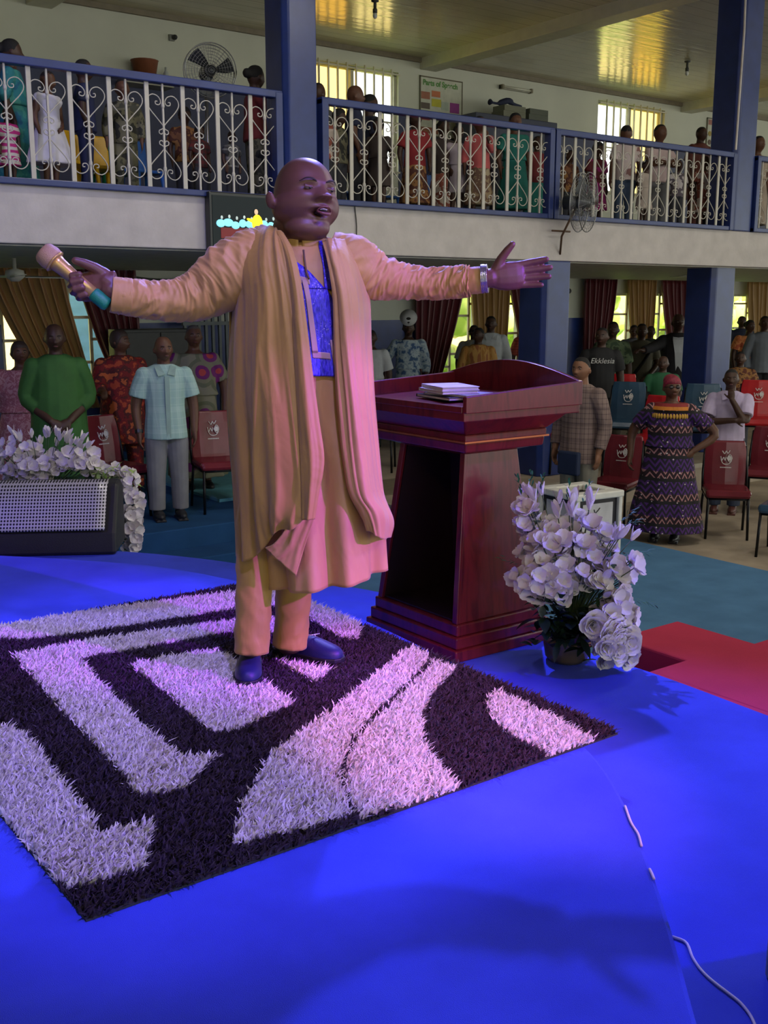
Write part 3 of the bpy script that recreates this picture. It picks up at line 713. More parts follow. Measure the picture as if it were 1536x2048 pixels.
for side in ((0, -bw+.008, 0), (-bw+.008, 0, -90)):
    o = MB().b2(-.17, .17, -.004, 0, .1, bh-.1).build('printed_panel', mat('panel_white_print', (.6, .58, .6), .5), bn); o.location = (side[0], side[1], 0); o.rotation_euler = (0, 0, radians(side[2]))
    b = MB(); b.tube(catmull([(-.04, -.006, .55), (-.02, -.006, .52), (-.03, -.006, .49), (.0, -.006, .47), (.03, -.006, .5), (.045, -.006, .47), (.02, -.006, .44), (-.01, -.006, .45)], 24), .005, 5)
    b.tube(catmull([(-.045, -.006, .57), (-.03, -.006, .54), (0, -.006, .56), (.02, -.006, .58)], 12), .005, 5); b.build('dark_emblem', mat('emblem_dark', (.03, .03, .03), .5), o)
    MB().prism([(-.17, .1), (.17, .1), (.17, .42), (.1, .40), (.03, .37), (-.05, .36), (-.17, .33)], .0045, .0065, M=Matrix(((1, 0, 0, 0), (0, 0, -1, 0), (0, 1, 0, 0), (0, 0, 0, 1)))).build('blue_wave', mat('blue_wave_print', (.03, .1, .25), .5), o)

# ================================================================== flowers
m_petal = mat('white_petals', (.80, .76, .74), .55, var=.08, nscale=20); m_green = mat('dark_green_leaves', (.03, .10, .035), .5, var=.4)
m_lime = mat('lime_leaves', (.30, .45, .10), .5, var=.3); m_stem = mat('flower_stem', (.06, .10, .04), .6)
def petal_grid(L, Wd, cup, open_):
    G = []
    for i in range(6):
        t = i/5; row = []
        wd = Wd*sin(pi*min(1, t*.86+.1))**.7
        for j in range(5):
            s = (j-2)/2; r = L*t; z = cup*L*(t**1.6)*(1-open_)+.012*s*s*0+abs(s)**2*wd*.35
            row.append((s*wd, r*(.35+.65*open_), z+L*t*(1-open_)*.8))
        G.append(row)
    return G
def flower_mesh(kind, k):
    rr = random.Random(k); b = MB()
    n = {'lily': 5, 'rose': 14, 'bud': 3}[kind]
    for i in range(n):
        if kind == 'rose': op = .15+.75*i/n; L = .022+.028*i/n; wd = .014+.014*i/n; a = i*2.4
        elif kind == 'lily': op = rr.uniform(.45, .75); L = .046; wd = .021; a = i*2*pi/5+rr.uniform(-.2, .2)
        else: op = .12; L = .05; wd = .012; a = i*2*pi/3
        G = petal_grid(L, wd, .5, op); ca, sa = cos(a), sin(a)
        b.grid([[(x*ca-y*sa+rr.uniform(-.0015, .0015), x*sa+y*ca, z+rr.uniform(-.002, .002)) for x, y, z in row] for row in G])
    return b
FL = {}
def flower_obj(kind, parent, loc, d, s, k):
    key = (kind, k % 4)
    if key not in FL:
        o = flower_mesh(kind, key[1]+11).build({'lily': 'blossom', 'rose': 'rose', 'bud': 'bud'}[kind], m_petal, None, True); FL[key] = o.data; 
        s_ = o.modifiers.new('s', 'SOLIDIFY'); s_.thickness = .0012
    else:
        o = bpy.data.objects.new({'lily': 'blossom', 'rose': 'rose', 'bud': 'bud'}[kind], FL[key]); C.objects.link(o)
    o.parent = parent; o.location = loc; q = Vector(d).to_track_quat('Z', 'Y'); o.rotation_euler = q.to_euler(); o.scale = (s, s, s); return o
def leaf(b, p, d, L, w, mi=0):
    d = Vector(d).normalized(); s = d.cross(Vector((0, 0, 1))); s = s.normalized() if s.length > .1 else Vector((1, 0, 0)); u = s.cross(d); p = Vector(p)
    G = []
    for i in range(6):
        t = i/5; ww = w*sin(pi*min(t*.9+.08, 1)); c = p+d*L*t-Vector((0, 0, 1))*L*.25*t*t
        G.append([tuple(c-s*ww+u*ww*.3), tuple(c), tuple(c+s*ww+u*ww*.3)])
    b.grid(G, mi)
def arrangement(name, label, base, pts, nleaf, seed, leafmat=None, smul=1.0):
    # base : pot position ; pts : list of (pixel x, pixel y, spread px, count, kind, G)
    rr = random.Random(seed); t = thing(name, label, 'flowers', base); st = MB(); bx = Vector(base); core = bx+Vector((0, 0, .22 if base[2] > -.5 else 1.05)); kk = 0; lf = MB()
    for px, py, sx, sy, n, kind, G in pts:
        for i in range(n):
            a = rr.uniform(0, 2*pi); q = sqrt(rr.random())
            w = atg(px+sx*q*cos(a), py+sy*q*sin(a), G-(1-q*q)*.10+rr.uniform(-.04, .04)); w = Vector(w)
            out = (w-core); out.z *= .8; tocam = Vector(-FH)*.8
            d = out.normalized()*(.9)+tocam*rr.uniform(.4, 1.2)+Vector((rr.uniform(-.5, .5), rr.uniform(-.5, .5), rr.uniform(-.2, .5)))
            if kind == 'bud': d = out.normalized()+Vector((0, 0, .6))
            sc = smul*rr.uniform(.9, 1.35)*(1.0 if kind != 'rose' else 1.25)
            flower_obj(kind, t, w-bx, d, sc, kk); kk += 1
            e = w-bx; m = e*.55+Vector((0, 0, .06)); r0 = core-bx-Vector((0, 0, .12)); st.tube(catmull([r0, r0+(e-r0)*.5+Vector((0, 0, .05)), e], 6), .0022, 5)
            if rr.random() < nleaf:
                leaf(lf, e*rr.uniform(.75, 1.02), (rr.uniform(-1, 1), rr.uniform(-1, 1), rr.uniform(-.2, 1)), rr.uniform(.05, .09), .012)
    st.build('stems', m_stem, t, True)
    if lf.v: lf.build('leaves', leafmat or m_green, t, True)
    return t
fb = atz(1140, 1322, DAIS2); GF = float(fb@FH)
fr_ = arrangement('flower_arrangement', 'large arrangement of white silk flowers against the right side of the lectern', tuple(fb), [
    (1068, 1035, 30, 45, 16, 'lily', GF+.1), (1105, 1095, 62, 48, 46, 'lily', GF+.05), (1165, 1085, 58, 48, 30, 'lily', GF+.05), (1100, 1160, 70, 45, 44, 'lily', GF-.03),
    (1200, 1145, 60, 38, 30, 'lily', GF), (1225, 1215, 45, 40, 24, 'lily', GF-.02), (1222, 1288, 42, 36, 20, 'rose', GF-.10), (1175, 1245, 22, 20, 2, 'rose', GF-.08),
    (1268, 1130, 16, 22, 3, 'lily', GF), (1245, 1075, 25, 25, 5, 'bud', GF+.03), (1150, 1025, 60, 22, 8, 'bud', GF+.08), (1215, 1190, 50, 60, 3, 'bud', GF), (1070, 1000, 25, 15, 4, 'bud', GF+.1)], .35, 3, smul=1.0)
lf = MB(); rr = random.Random(4)
for i in range(130):
    px, py = rr.choice([(1105, 1235), (1130, 1250), (1160, 1275), (1095, 1215), (1190, 1250), (1095, 1270)]); w = Vector(atg(px+rr.uniform(-32, 32), py+rr.uniform(-24, 24), GF-.12+rr.uniform(-.04, .06)))-Vector(fb)
    leaf(lf, w, (rr.uniform(-1, 1), rr.uniform(-1, 1), rr.uniform(-.4, .6)), rr.uniform(.05, .09), rr.uniform(.014, .026))
lf.build('broad_leaves', mat('dark_broad_leaves', (.012, .03, .02), .3, var=.4), fr_, True)
ff = MB()
for px, py, dx, dy in ((1062, 985, 0, -1), (1075, 990, .3, -1), (1045, 992, -.3, -1), (1040, 1130, -1, -.4), (1240, 1055, 1, -.4), (1262, 1110, 1, -.2), (1270, 1200, 1, .2), (1135, 1000, .1, -1), (1165, 1005, .3, -1), (1240, 1045, .8, -.7)):
    ff = MB()
    for i in range(12):
        w = Vector(atg(px+dx*i*3.5+rr.uniform(-3, 3), py+dy*i*3.5+rr.uniform(-3, 3), GF+.08))-Vector(fb)
        leaf(ff, w, RT*dx+np.array([0, 0, -dy*1.0])+RNG.uniform(-.6, .6, 3), .03, .004)
    ff.build('fern_sprig', mat('fern_green', (.02, .16, .07), .6), fr_, True)
o = MB().lathe([(.07, 0), (.09, .02), (.10, .08), (.095, .11), (.085, .11)], (0, 0, 0), 20).build('pot', mat('bronze_pot', (.22, .16, .07), .3, .5), fr_, True); o.location = (.0, .02, 0)
o = MB().lathe([(.09, .0), (.09, .035), (.07, .06), (.02, .065)], (0, 0, .10), 20).build('foam', m_green, fr_, True)
fb2 = atz(95, 1075, DAIS2); fb2 = np.array([2.3, 6.9, FLOOR+.012]); G2 = float(np.array([2.3, 6.85, 0])@FH)
fl_ = arrangement('flower_arrangement', 'wide arrangement of white silk flowers behind the stage monitor, trailing down to the right', tuple(fb2), [
    (60, 935, 75, 30, 62, 'lily', G2), (150, 925, 55, 28, 34, 'lily', G2), (30, 900, 45, 20, 16, 'lily', G2), (75, 880, 70, 16, 14, 'bud', G2), (160, 888, 35, 18, 8, 'bud', G2),
    (215, 945, 25, 16, 6, 'lily', G2), (255, 970, 20, 25, 18, 'lily', G2-.05), (262, 1020, 18, 35, 26, 'lily', G2-.1), (262, 1072, 18, 28, 24, 'lily', G2-.12)], .3, 9, smul=1.0)
lf = MB()
for i in range(60):
    w = Vector(atg(225+rr.uniform(-45, 45), 950+rr.uniform(-16, 30), G2-.1+rr.uniform(-.05, .05)))-Vector(fb2)
    leaf(lf, w, (rr.uniform(-1, 1), rr.uniform(-1, 1), rr.uniform(-.6, .6)), rr.uniform(.06, .1), .013)
lf.build('lime_leaves', m_lime, fl_, True)
MB().lathe([(.14, 0), (.17, .02), (.15, .1), (.14, .9), (.16, 1.05), (.15, 1.05)], (0, 0, 0), 16).build('pot', mat('white_stand', (.5, .5, .48), .5), fl_, True)

# ================================================================== television on the balcony front
tv = thing('television', 'flat television fixed to the balcony front, showing a yellow clad speaker before a choir', 'television', ((4.42+5.62)/2, BY-.06, 1.76))
MB().b2(-.60, .60, -.04, .05, 0, .50).build('housing', mat('tv_black', (.01, .012, .012), .3), tv, bevel=.01)
def emis(n, c, s): return mat(n, c, .5, emit=(*c, s))
MB().b2(-.575, .575, -.046, -.041, .02, .47).build('screen', mat('tv_dark_screen', (.004, .006, .007), .35, spec=.2, emit=(.004, .008, .009, 1)), tv)
b = MB()
for i in range(15): x = -.5+i*.072; b.ell((x, -.05, .235+.012*sin(i*2.3)), (.045+.008*sin(i*1.7), .004, .034+.010*sin(i*3.1)), 10, 6); 
b.build('screen_choir', emis('screen_cyan', (.25, .75, .9), .9), tv, True)
b = MB()
for i in range(14): b.ell((-.49+i*.074, -.052, .285+.01*(i % 2)), (.012, .003, .016), 8, 6)
b.build('screen_heads', emis('screen_grey', (.5, .6, .55), .6), tv, True)
MB().b2(-.5, .55, -.0505, -.047, .11, .2).build('screen_floor', emis('screen_dark_red', (.12, .01, .012), .8), tv)
MB().b2(-.35, -.22, -.055, -.05, .06, .14).build('screen_carpet', emis('screen_red', (.7, .03, .02), .9), tv)
b = MB(); b.ell((-.14, -.056, .25), (.055, .004, .075), 12, 8); b.ell((-.2, -.056, .27), (.05, .003, .015), 8, 6, 0, (0, .3, 0)); b.build('screen_speaker', emis('screen_yellow', (.95, .7, .02), 1), tv, True)
MB().ell((-.15, -.057, .345), (.02, .003, .025), 8, 6).build('screen_face', emis('screen_face', (.7, .5, .3), .7), tv, True)
# cables and conduit on the wall under the balcony
b = MB().tube(catmull([(5.75, WY-.03, 1.77), (6.3, WY-.03, 1.66), (6.9, WY-.03, 1.64), (7.6, WY-.03, 1.70), (8.3, WY-.03, 1.77)], 20), .012, 6); b.tube([(6.15, WY-.03, 1.77), (6.16, WY-.03, 1.2)], .010, 6)
tag(b.build('cable', mat('dark_cable', (.06, .06, .05), .6), origin=(6.9, WY, 1.7)), 'dark cable drooping across the cream wall right of the dark maroon curtain', 'cable')
b = MB().tube(catmull([(6.01, BY-.01, 2.23), (6.03, BY-.012, 2.0), (6.0, BY-.012, 1.78)], 8), .006, 5)
tag(b.build('cable', mat('dark_cable', (.06, .06, .05), .6), origin=(6.01, BY, 1.78)), 'thin dark wire hanging down the white balcony front beside the man\'s face', 'cable')
cd = [(1215, 1545), (1235, 1590), (1262, 1640), (1275, 1665), (1282, 1692)]
def cord(pts, z, label):
    P = catmull([atz(x, y, z+.004) for x, y in pts], 30)
    return tag(MB().tube(P, .0035, 6).build('cord', mat('white_cord', (.65, .62, .6), .6), None, True, origin=tuple(P[0])), label, 'cord')
cord([(1250, 1612), (1262, 1645), (1276, 1668), (1283, 1692)], -.0, 'short piece of white cord by the carpet edge nearest the rug corner')
cord([(1299, 1738), (1304, 1748), (1308, 1758)], 0, 'tiny piece of white cord poking out halfway down the carpet edge')
cord([(1345, 1873), (1372, 1885), (1385, 1915), (1402, 1940), (1425, 1962), (1455, 1985), (1480, 2005), (1500, 2030), (1512, 2055)], DAIS2, 'long white cord snaking over the blue carpet to the bottom right corner')
cb = MB().b2(-.25, .25, -.2, .2, 0, .35); o = cb.build('equipment_case', mat('grey_green_case', (.25, .28, .25), .5), bevel=.01); p = atz(1568, 2062, DAIS2); o.location = (p[0]+.29, p[1]-.14, DAIS2); o.rotation_euler = (0, 0, radians(-20)); tag(o, 'grey case barely showing at the bottom right corner', 'case')

# ================================================================== fans
m_cage = mat('chrome_cage', (.25, .25, .25), .3, .8); m_fanb = mat('dark_fan_blade', (.03, .035, .04), .35)
def fan(name, label, loc, r, look, mount, nring=9):
    t = thing(name, label, 'fan', loc); q = Vector(look).to_track_quat('-Y', 'Z')
    h = bpy.data.objects.new('fan_head', None)
    def put(mb, n, m, par=t, sm=True):
        o = mb.build(n, m, par, sm); o.rotation_euler = q.to_euler(); return o
    b = MB()
    for s, dd in ((-.05, .35), (.05, .5)):
        for i in range(nring):
            rr_ = r*(i+1)/nring; y = s*(1+.5*(1-(rr_/r)**2)); b.tube([(rr_*cos(a), y, rr_*sin(a)) for a in np.linspace(0, 2*pi, 33)], .0022 if i < nring-1 else .006, 5)
        for a in np.arange(0, 2*pi, 2*pi/28):
            b.tube([(k*r*cos(a), s*(1+.5*(1-k*k)), k*r*sin(a)) for k in (.15, .5, .8, 1)], .0016, 4)
    put(b, 'cage', m_cage)
    b = MB()
    for k in range(3):
        G = []
        for i in range(6):
            u = .12+.8*i/5; a0 = k*2*pi/3+.25*u; ww = .55*(1-.25*u)
            G.append([(u*r*cos(a0+w), -.03+.05*(j/3), u*r*sin(a0+w)) for j, w in enumerate(np.linspace(-ww/2, ww, 4))])
        b.grid(G)
    put(b, 'blades', m_fanb); put(MB().tube([(0, -.07, 0), (0, .22, 0)], [.05, .08], 14), 'motor', m_fanb)
    if mount == 'stand':
        MB().tube([(0, .1, -.02), (0, .1, BF-loc[2]+.03)], .018, 10).build('pole', m_cage, t, True); MB().lathe([(.22, .03), (.22, .05), (.03, .09)], (0, .1, BF-loc[2]), 20).build('base', m_fanb, t, True)
    return t
p = aty(420, 142, 10.4)
fan('standing_fan', 'large dark caged standing fan on the balcony left of the girl in maroon', tuple(p), .265, (-.3, -1, -.05), 'stand')
p = aty(1168, 405, BY-.33)
wf = fan('wall_fan', 'caged fan on a bracket fixed to the balcony front, right of the short blue post', tuple(p), .31, (.45, -1, -.05), 'wall')
e = aty(1120, 512, BY)-p
MB().tube([(-.02, .1, -.05), (-.12, .2, -.35), tuple(e+np.array([0, 0, .02]))], .012, 8).tube([(-.22, .25, -.29), (.06, .25, -.29)], .010, 6).build('bracket', mat('rusty_bracket', (.12, .07, .04), .6, .5), wf, True)
# ================================================================== small wall and ceiling things
def poster(x0, x1, z0, z1, label, title):
    t = thing('poster', label, 'poster', ((x0+x1)/2, WY-.012, z0)); w = x1-x0; h = z1-z0
    MB().b2(-w/2, w/2, -.008, .008, 0, h).build('sheet', mat('poster_paper', (.55, .55, .42), .5), t)
    MB().b2(-w/2, w/2, -.012, -.0, h-.02, h).b2(-w/2, w/2, -.012, 0, 0, .02).b2(-w/2, -w/2+.02, -.012, 0, 0, h).b2(w/2-.02, w/2, -.012, 0, 0, h).build('border', mat('poster_border', (.12, .1, .05), .5), t)
    if title:
        f = bpy.data.curves.new('title', 'FONT'); f.body = title; f.size = .118; f.extrude = .001; f.offset = .004; o = bpy.data.objects.new('title', f); C.objects.link(o)
        dg = bpy.context.evaluated_depsgraph_get(); me = bpy.data.meshes.new_from_object(o.evaluated_get(dg)); bpy.data.objects.remove(o)
        o = bpy.data.objects.new('title_text', me); C.objects.link(o); o.parent = t; o.location = (-w/2+.06, -.012, h-.135); o.rotation_euler = (pi/2, 0, 0); me.materials.clear(); me.materials.append(mat('poster_green', (.10, .28, .05), .5))
        cells = [(.03, .46, .2, .12, (.35, .12, .06)), (.27, .5, .2, .1, (.55, .16, .05)), (.27, .38, .22, .13, (.5, .45, .02)), (.70, .33, .22, .17, (.28, .03, .22)), (.03, .2, .2, .14, (.4, .08, .06)), (.27, .2, .2, .12, (.5, .5, .4)), (.50, .12, .17, .12, (.2, .35, .1)), (.5, .35, .17, .14, (.4, .45, .35)), (.72, .1, .2, .17, (.48, .45, .3)), (.03, .04, .4, .1, (.3, .1, .05)), (.03, .34, .2, .1, (.1, .07, .05))]
        b = MB(); ms = []
        for i, (x, z, ww, hh, c) in enumerate(cells):
            b.b2(-w/2+x*w, -w/2+(x+ww)*w, -.012, -.009, z*h*1.35, (z*1.35+hh)*h, i); ms.append(mat('poster_cell_%d' % i, c, .5))
        b.build('printed_boxes', ms, t)
    else:
        b = MB(); ms = [mat('poster_dot_%d' % i, c, .5) for i, c in enumerate(((.05, .2, .03), (.3, .05, .03), (.35, .25, .03), (.1, .05, .02)))]
        for i in range(4):
            for j in range(3): b.ell((-w*.36+i*w*.24, -.01, h*(.15+.22*j)), (w*.08, .003, w*.07), 8, 6, (i+j*3) % 4)
        b.build('printed_fruit', ms, t, True); MB().b2(-w*.45, w*.45, -.012, -.009, h*.82, h*.95).build('title_band', mat('poster_band', (.35, .12, .08), .5), t)
    return t
poster(11.29, 12.20, 4.0, 4.93, 'school poster titled Parts of Speech on the upper wall right of the left upper window', 'Parts of Speech')
poster(18.72, 19.45, 4.25, 5.0, 'small picture chart on the upper wall just left of the tall right pillar', '')
def tube_light(px, py, L, label):
    p = aty(px, py, WY-.06); t = thing('tube_light', label, 'light', tuple(p))
    MB().b2(-L/2, L/2, 0, .05, -.03, .03).build('fitting', mat('light_fitting', (.4, .38, .3), .5), t, bevel=.006)
    MB().tube([(-L/2+.04, -.02, 0), (L/2-.04, -.02, 0)], .018, 10).build('tube', mat('off_tube', (.6, .58, .45), .3), t, True)
    MB().b2(-L/2, -L/2+.04, -.04, .05, -.035, .035).b2(L/2-.04, L/2, -.04, .05, -.035, .035).build('end_cap', mat('end_cap_brown', (.2, .17, .1), .5), t)
tube_light(1033, 178, .72, 'unlit tube light on the upper wall right of the poster')
def bulb_holder(px, py, label):
    p = atz(px, py, ROOF-.01); t = thing('bulb_holder', label, 'light', tuple(p))
    MB().lathe([(.05, 0), (.05, -.02), (.02, -.03), (.02, -.1), (.03, -.11), (.03, -.16)], (0, 0, 0), 12).build('holder', mat('bulb_holder_dark', (.05, .05, .04), .5), t, True)
    MB().ell((0, 0, -.19), (.03, .03, .04), 10, 8).build('bulb', mat('frosted_bulb', (.6, .6, .55), .3), t, True)
bulb_holder(750, 0, 'small lamp holder hanging from the ceiling above the left upper window')
bulb_holder(1375, 122, 'small lamp holder on the ceiling left of the tall right pillar')
def knob(px, py, Y, label, s=1):
    p = aty(px, py, Y); t = thing('wall_socket', label, 'fixture', tuple(p))
    MB().box((0, .02, 0), (.12*s, .04, .12*s)).build('plate', mat('grey_plate', (.25, .25, .22), .5), t, bevel=.01); MB().ell((.02, -.03, 0), (.05*s, .05, .05*s), 10, 8).build('cap', mat('dark_cap', (.03, .03, .03), .5), t, True)
knob(345, 75, WY-.04, 'small dark fixture on the upper wall above the standing fan', .7)
knob(1134, 582, WY-.04, 'small dark fixture on the cream wall right of the pillar behind the lectern')
p = aty(290, 145, WY-.18)
t = thing('bucket', 'red brown bucket on a ledge of the upper wall left of the standing fan', 'bucket', (p[0], p[1], 4.28)); t.location.z = p[2]-.12
MB().lathe([(.13, 0), (.18, .26), (.19, .27), (.165, .27)], (0, 0, 0), 16).build('body', mat('redbrown_plastic', (.22, .07, .03), .5), t, True)
t2 = MB().b2(-.35, .35, -.15, .16, -.06, 0).build('ledge_shelf', mat('ledge_paint', (.4, .38, .3), .6)); t2.location = (p[0], p[1], p[2]-.12); tag(t2, 'small ledge on the upper wall carrying the red brown bucket', 'shelf')
p = aty(332, 150, WY-.1); b = MB().lathe([(.035, 0), (.035, .12), (.015, .16), (.015, .2)], (0, 0, 0), 10).build('bottle', mat('clear_bottle_plastic', (.5, .52, .5), .2), None, True); b.location = (p[0], p[1], p[2]-.1); tag(b, 'small pale bottle on the ledge between the bucket and the standing fan', 'bottle')
t2 = MB().b2(-.1, .1, -.08, .1, -.04, 0).build('ledge_shelf', mat('ledge_paint', (.4, .38, .3), .6)); t2.location = (p[0], p[1], p[2]-.1); tag(t2, 'narrow ledge carrying the small pale bottle', 'shelf')
# cupboard top with books and cloth behind the children
p = aty(1030, 236, 13.7)
t = thing('cupboard', 'low dark cupboard against the upper wall below the tube light', 'cupboard', (p[0]+.1, 13.8, BF+.03))
hh = p[2]-BF-.05
MB().b2(-1.1, .75, -.25, .25, 0, hh).build('body', mat('dark_cupboard', (.03, .035, .07), .5), t, bevel=.01)
for i, (dx, w, c) in enumerate(((-.25, .5, (.2, .2, .14)), (.3, .45, (.12, .13, .1)))):
    o = MB().b2(-w/2, w/2, -.15, .15, 0, .10).b2(-w/2+.02, w/2, -.15, .14, .10, .19).build('paper_pile', mat('paper_pile_%d' % i, c, .8, stretch=(1, 1, 30)), None, bevel=.005); o.location = (p[0]+.15+dx, 13.75, BF+.03+hh); tag(o, ['pile of papers on the left of the dark cupboard top', 'lower pile of papers on the right of the dark cupboard top'][i], 'papers')
b = MB().tube(catmull([(-.4, 0, .03), (-.2, .02, .03), (0, 0, .09), (.15, .02, .05), (.3, 0, .02)], 14), [.05]+[.02]*3+[.05]*5+[.03]*5, 10)
o = b.build('folded_cloth', mat('navy_cloth', (.02, .025, .06), .8), None, True); o.location = (p[0]-.15, 13.72, BF+.03+hh+.19); tag(o, 'dark cloth bundle lying on the papers on the cupboard', 'cloth')
# dark cabinet and blinds left, under the arm
p = aty(315, 640, 13.4)
t = thing('cabinet', 'tall dark grey cabinet behind the man in the teal shirt, under the outstretched arm', 'cabinet', (p[0]+.0, 13.6, PLAT))
MB().b2(-.52, .52, -.25, .25, 0, 1.62).build('body', mat('dark_grey_cabinet', (.03, .032, .035), .5), t, bevel=.01)
for s in (-1, 1): MB().b2(min(0, s*.5)+.01, max(0, s*.5)-.01, -.265, -.25, .05, 1.58).build('door', mat('dark_grey_cabinet', (.03, .032, .035), .5), t, bevel=.005)
p = aty(425, 612, 13.9)
t = thing('metal_shelf', 'tall rack of upright grey slats behind the woman in the floral dress', 'rack', (p[0], 13.95, PLAT))
b = MB()
for i in range(9): b.b2(-.44+i*.11, -.40+i*.11, -.02, .02, 0, 2.3)
b.build('slats', mat('grey_slats', (.12, .14, .15), .5), t); MB().b2(-.46, .5, -.03, .03, 1.65, 1.7).build('crossbar', mat('grey_slats', (.12, .14, .15), .5), t)
# ceiling fans under the balcony : only blades show
for px, lab in ((30, 'white ceiling fan blade under the balcony at the left edge, before the gold curtain'), (1390, 'white ceiling fan under the balcony left of the right lower pillar'), (1060, 'white ceiling fan under the balcony behind the outstretched hand')):
    p = aty(px, 553, 11.2); t = thing('ceiling_fan', lab, 'fan', (p[0], p[1], p[2]))
    MB().lathe([(.02, FB-p[2]), (.02, .08), (.09, .06), (.10, 0), (.04, -.05)], (0, 0, 0), 16).build('motor', mat('fan_white', (.6, .6, .52), .4), t, True)
    for k in range(3):
        o = MB().box((.33, 0, .0), (.5, .12, .008), (radians(8), 0, 0)).build('blade', mat('fan_white', (.6, .6, .52), .4), t, bevel=.003); o.rotation_euler = (0, 0, k*2*pi/3+px*.01)
# plastic chairs for the children
def pchair(px, py, Y, m, label, rz):
    p = aty(px, py, Y); t = thing('plastic_chair', label, 'chair', (p[0], Y, BF+.03), radians(rz), 'small plastic chairs on the balcony')
    MB().box((0, 0, .30), (.32, .32, .03)).build('seat', m, t, bevel=.012); MB().box((0, .15, .46), (.31, .03, .32), (radians(-8), 0, 0)).build('backrest', m, t, bevel=.02)
    for x in (-1, 1):
        for y in (-1, 1): MB().tube([(x*.13, y*.13, .3), (x*.155, y*.16, 0)], [.022, .016], 8).build('leg', m, t, True)
py_ = mat('yellow_plastic', (.75, .42, .01), .35); pb_ = mat('blue_plastic', (.03, .12, .42), .35); pg_ = mat('green_plastic', (.01, .22, .1), .35)
pchair(150, 330, 9.75, py_, 'yellow plastic chair behind the girl in the white dress', 20)
pchair(192, 330, 9.95, py_, 'yellow plastic chair behind the boy in navy', -10)
pchair(284, 330, 10.0, pb_, 'blue plastic chair seen between the camouflage child and the seated children', 10)
pchair(222, 330, 10.3, pg_, 'green plastic chair beside the child in camouflage', 0)
pchair(864, 390, 10.5, pb_, 'blue plastic chair left of the child in dark clothes under the poster', 0)
pchair(665, 390, 10.4, pb_, 'blue plastic chair right of the left pillar', 30)
pchair(765, 390, 10.6, pb_, 'blue plastic chair behind the crouching child at the bright window', 0)
# ================================================================== people
def skin(name, c): return mat(name, c, .48, var=.12, nscale=12, spec=.4)
SK = {'dark': skin('skin_dark', (.060, .028, .018)), 'mid': skin('skin_brown', (.115, .05, .028)), 'light': skin('skin_warm_brown', (.24, .11, .06))}
m_hair = mat('black_hair', (.008, .007, .007), .8, bump=.5, bscale=90); m_white = mat('eye_white', (.26, .22, .19), .4); m_iris = mat('eye_dark', (.01, .006, .005), .2)
def gs(a, b): return np.exp(-.5*(a/b)**2)
def head_pts(n=40, m=30, mouth=0.0, jowl=0.0):
    """unit head, chin to crown = 1, face towards -y"""
    th = np.arange(n)*2*pi/n; ph = (np.arange(1, m)/m-.5)*pi
    T, P = np.meshgrid(th, ph); sx = np.cos(P)*np.cos(T); sy = np.cos(P)*np.sin(T); sz = np.sin(P)
    return T, P, sx, sy, sz
def head_shape(sx, sy, sz, mouth=0.0, jowl=0.0):
    ns = .032*mouth; ms = .022*mouth      # nose a little higher, mouth a little lower on the speaking face
    lo = np.clip(-sz, 0, 1); up = np.clip(sz, 0, 1)
    x = .355*sx*(1-.24*lo**1.4+jowl*.30*np.sin(np.clip(lo*pi, 0, pi))); z = .5*sz
    y = .43*sy*np.where(sy > 0, 1+.08*up-.22*lo, .93-.10*up*up)
    kk = np.where(sz > 0, np.clip(1-sz*sz, .02, 1)**-.11, 1.0); x = x*kk; y = y*kk
    fr = np.clip(-sy, 0, 1)**.8
    d = np.zeros_like(x)
    d += .020*gs(z-.11, .035)*gs(np.abs(x)-.12, .10)                     # brow
    d -= .050*gs(z-.045, .034)*gs(np.abs(x)-.145, .060)                   # sockets
    d += .016*gs(z-.040, .022)*gs(np.abs(x)-.145, .045)                   # lids over the eyeball
    d += .028*gs(z+.075, .06)*gs(np.abs(x)-.20, .07)                      # cheekbones
    nz = np.clip((.07-z+ns)/.20, 0, 1); nose = np.where((z < .08) & (z > -.20), 1, 0)
    d += .135*gs(x, .036+.032*nz)*np.where(z > -.125+ns, np.clip((.085+ns*.5-z)/(.21-ns*.5), 0, 1)**1.3, gs(z+.125-ns, .022))
    d += .060*gs(np.abs(x)-.070, .028)*gs(z+.128-ns, .030)                   # nostril wings
    d -= .03*gs(np.abs(x)-.04, .014)*gs(z+.152-ns, .010)                     # nostrils
    d += .050*gs(x, .13)*gs(z+.235, .060)                                 # muzzle
    lz = .024+.03*mouth
    d += .034*gs(x, .085)*gs(z+.245+ms-lz, .016) + .040*gs(x, .080)*gs(z+.245+ms+lz, .020)
    d -= (.022+.12*mouth)*gs(x, .075)*gs(z+.245+ms, .009+.016*mouth)
    d += .040*gs(x, .08)*gs(z+.42, .055)                                  # chin
    d -= .018*(1-mouth)*gs(x, .08)*gs(z+.335, .025)
    y = y-d*fr
    return x, y, z
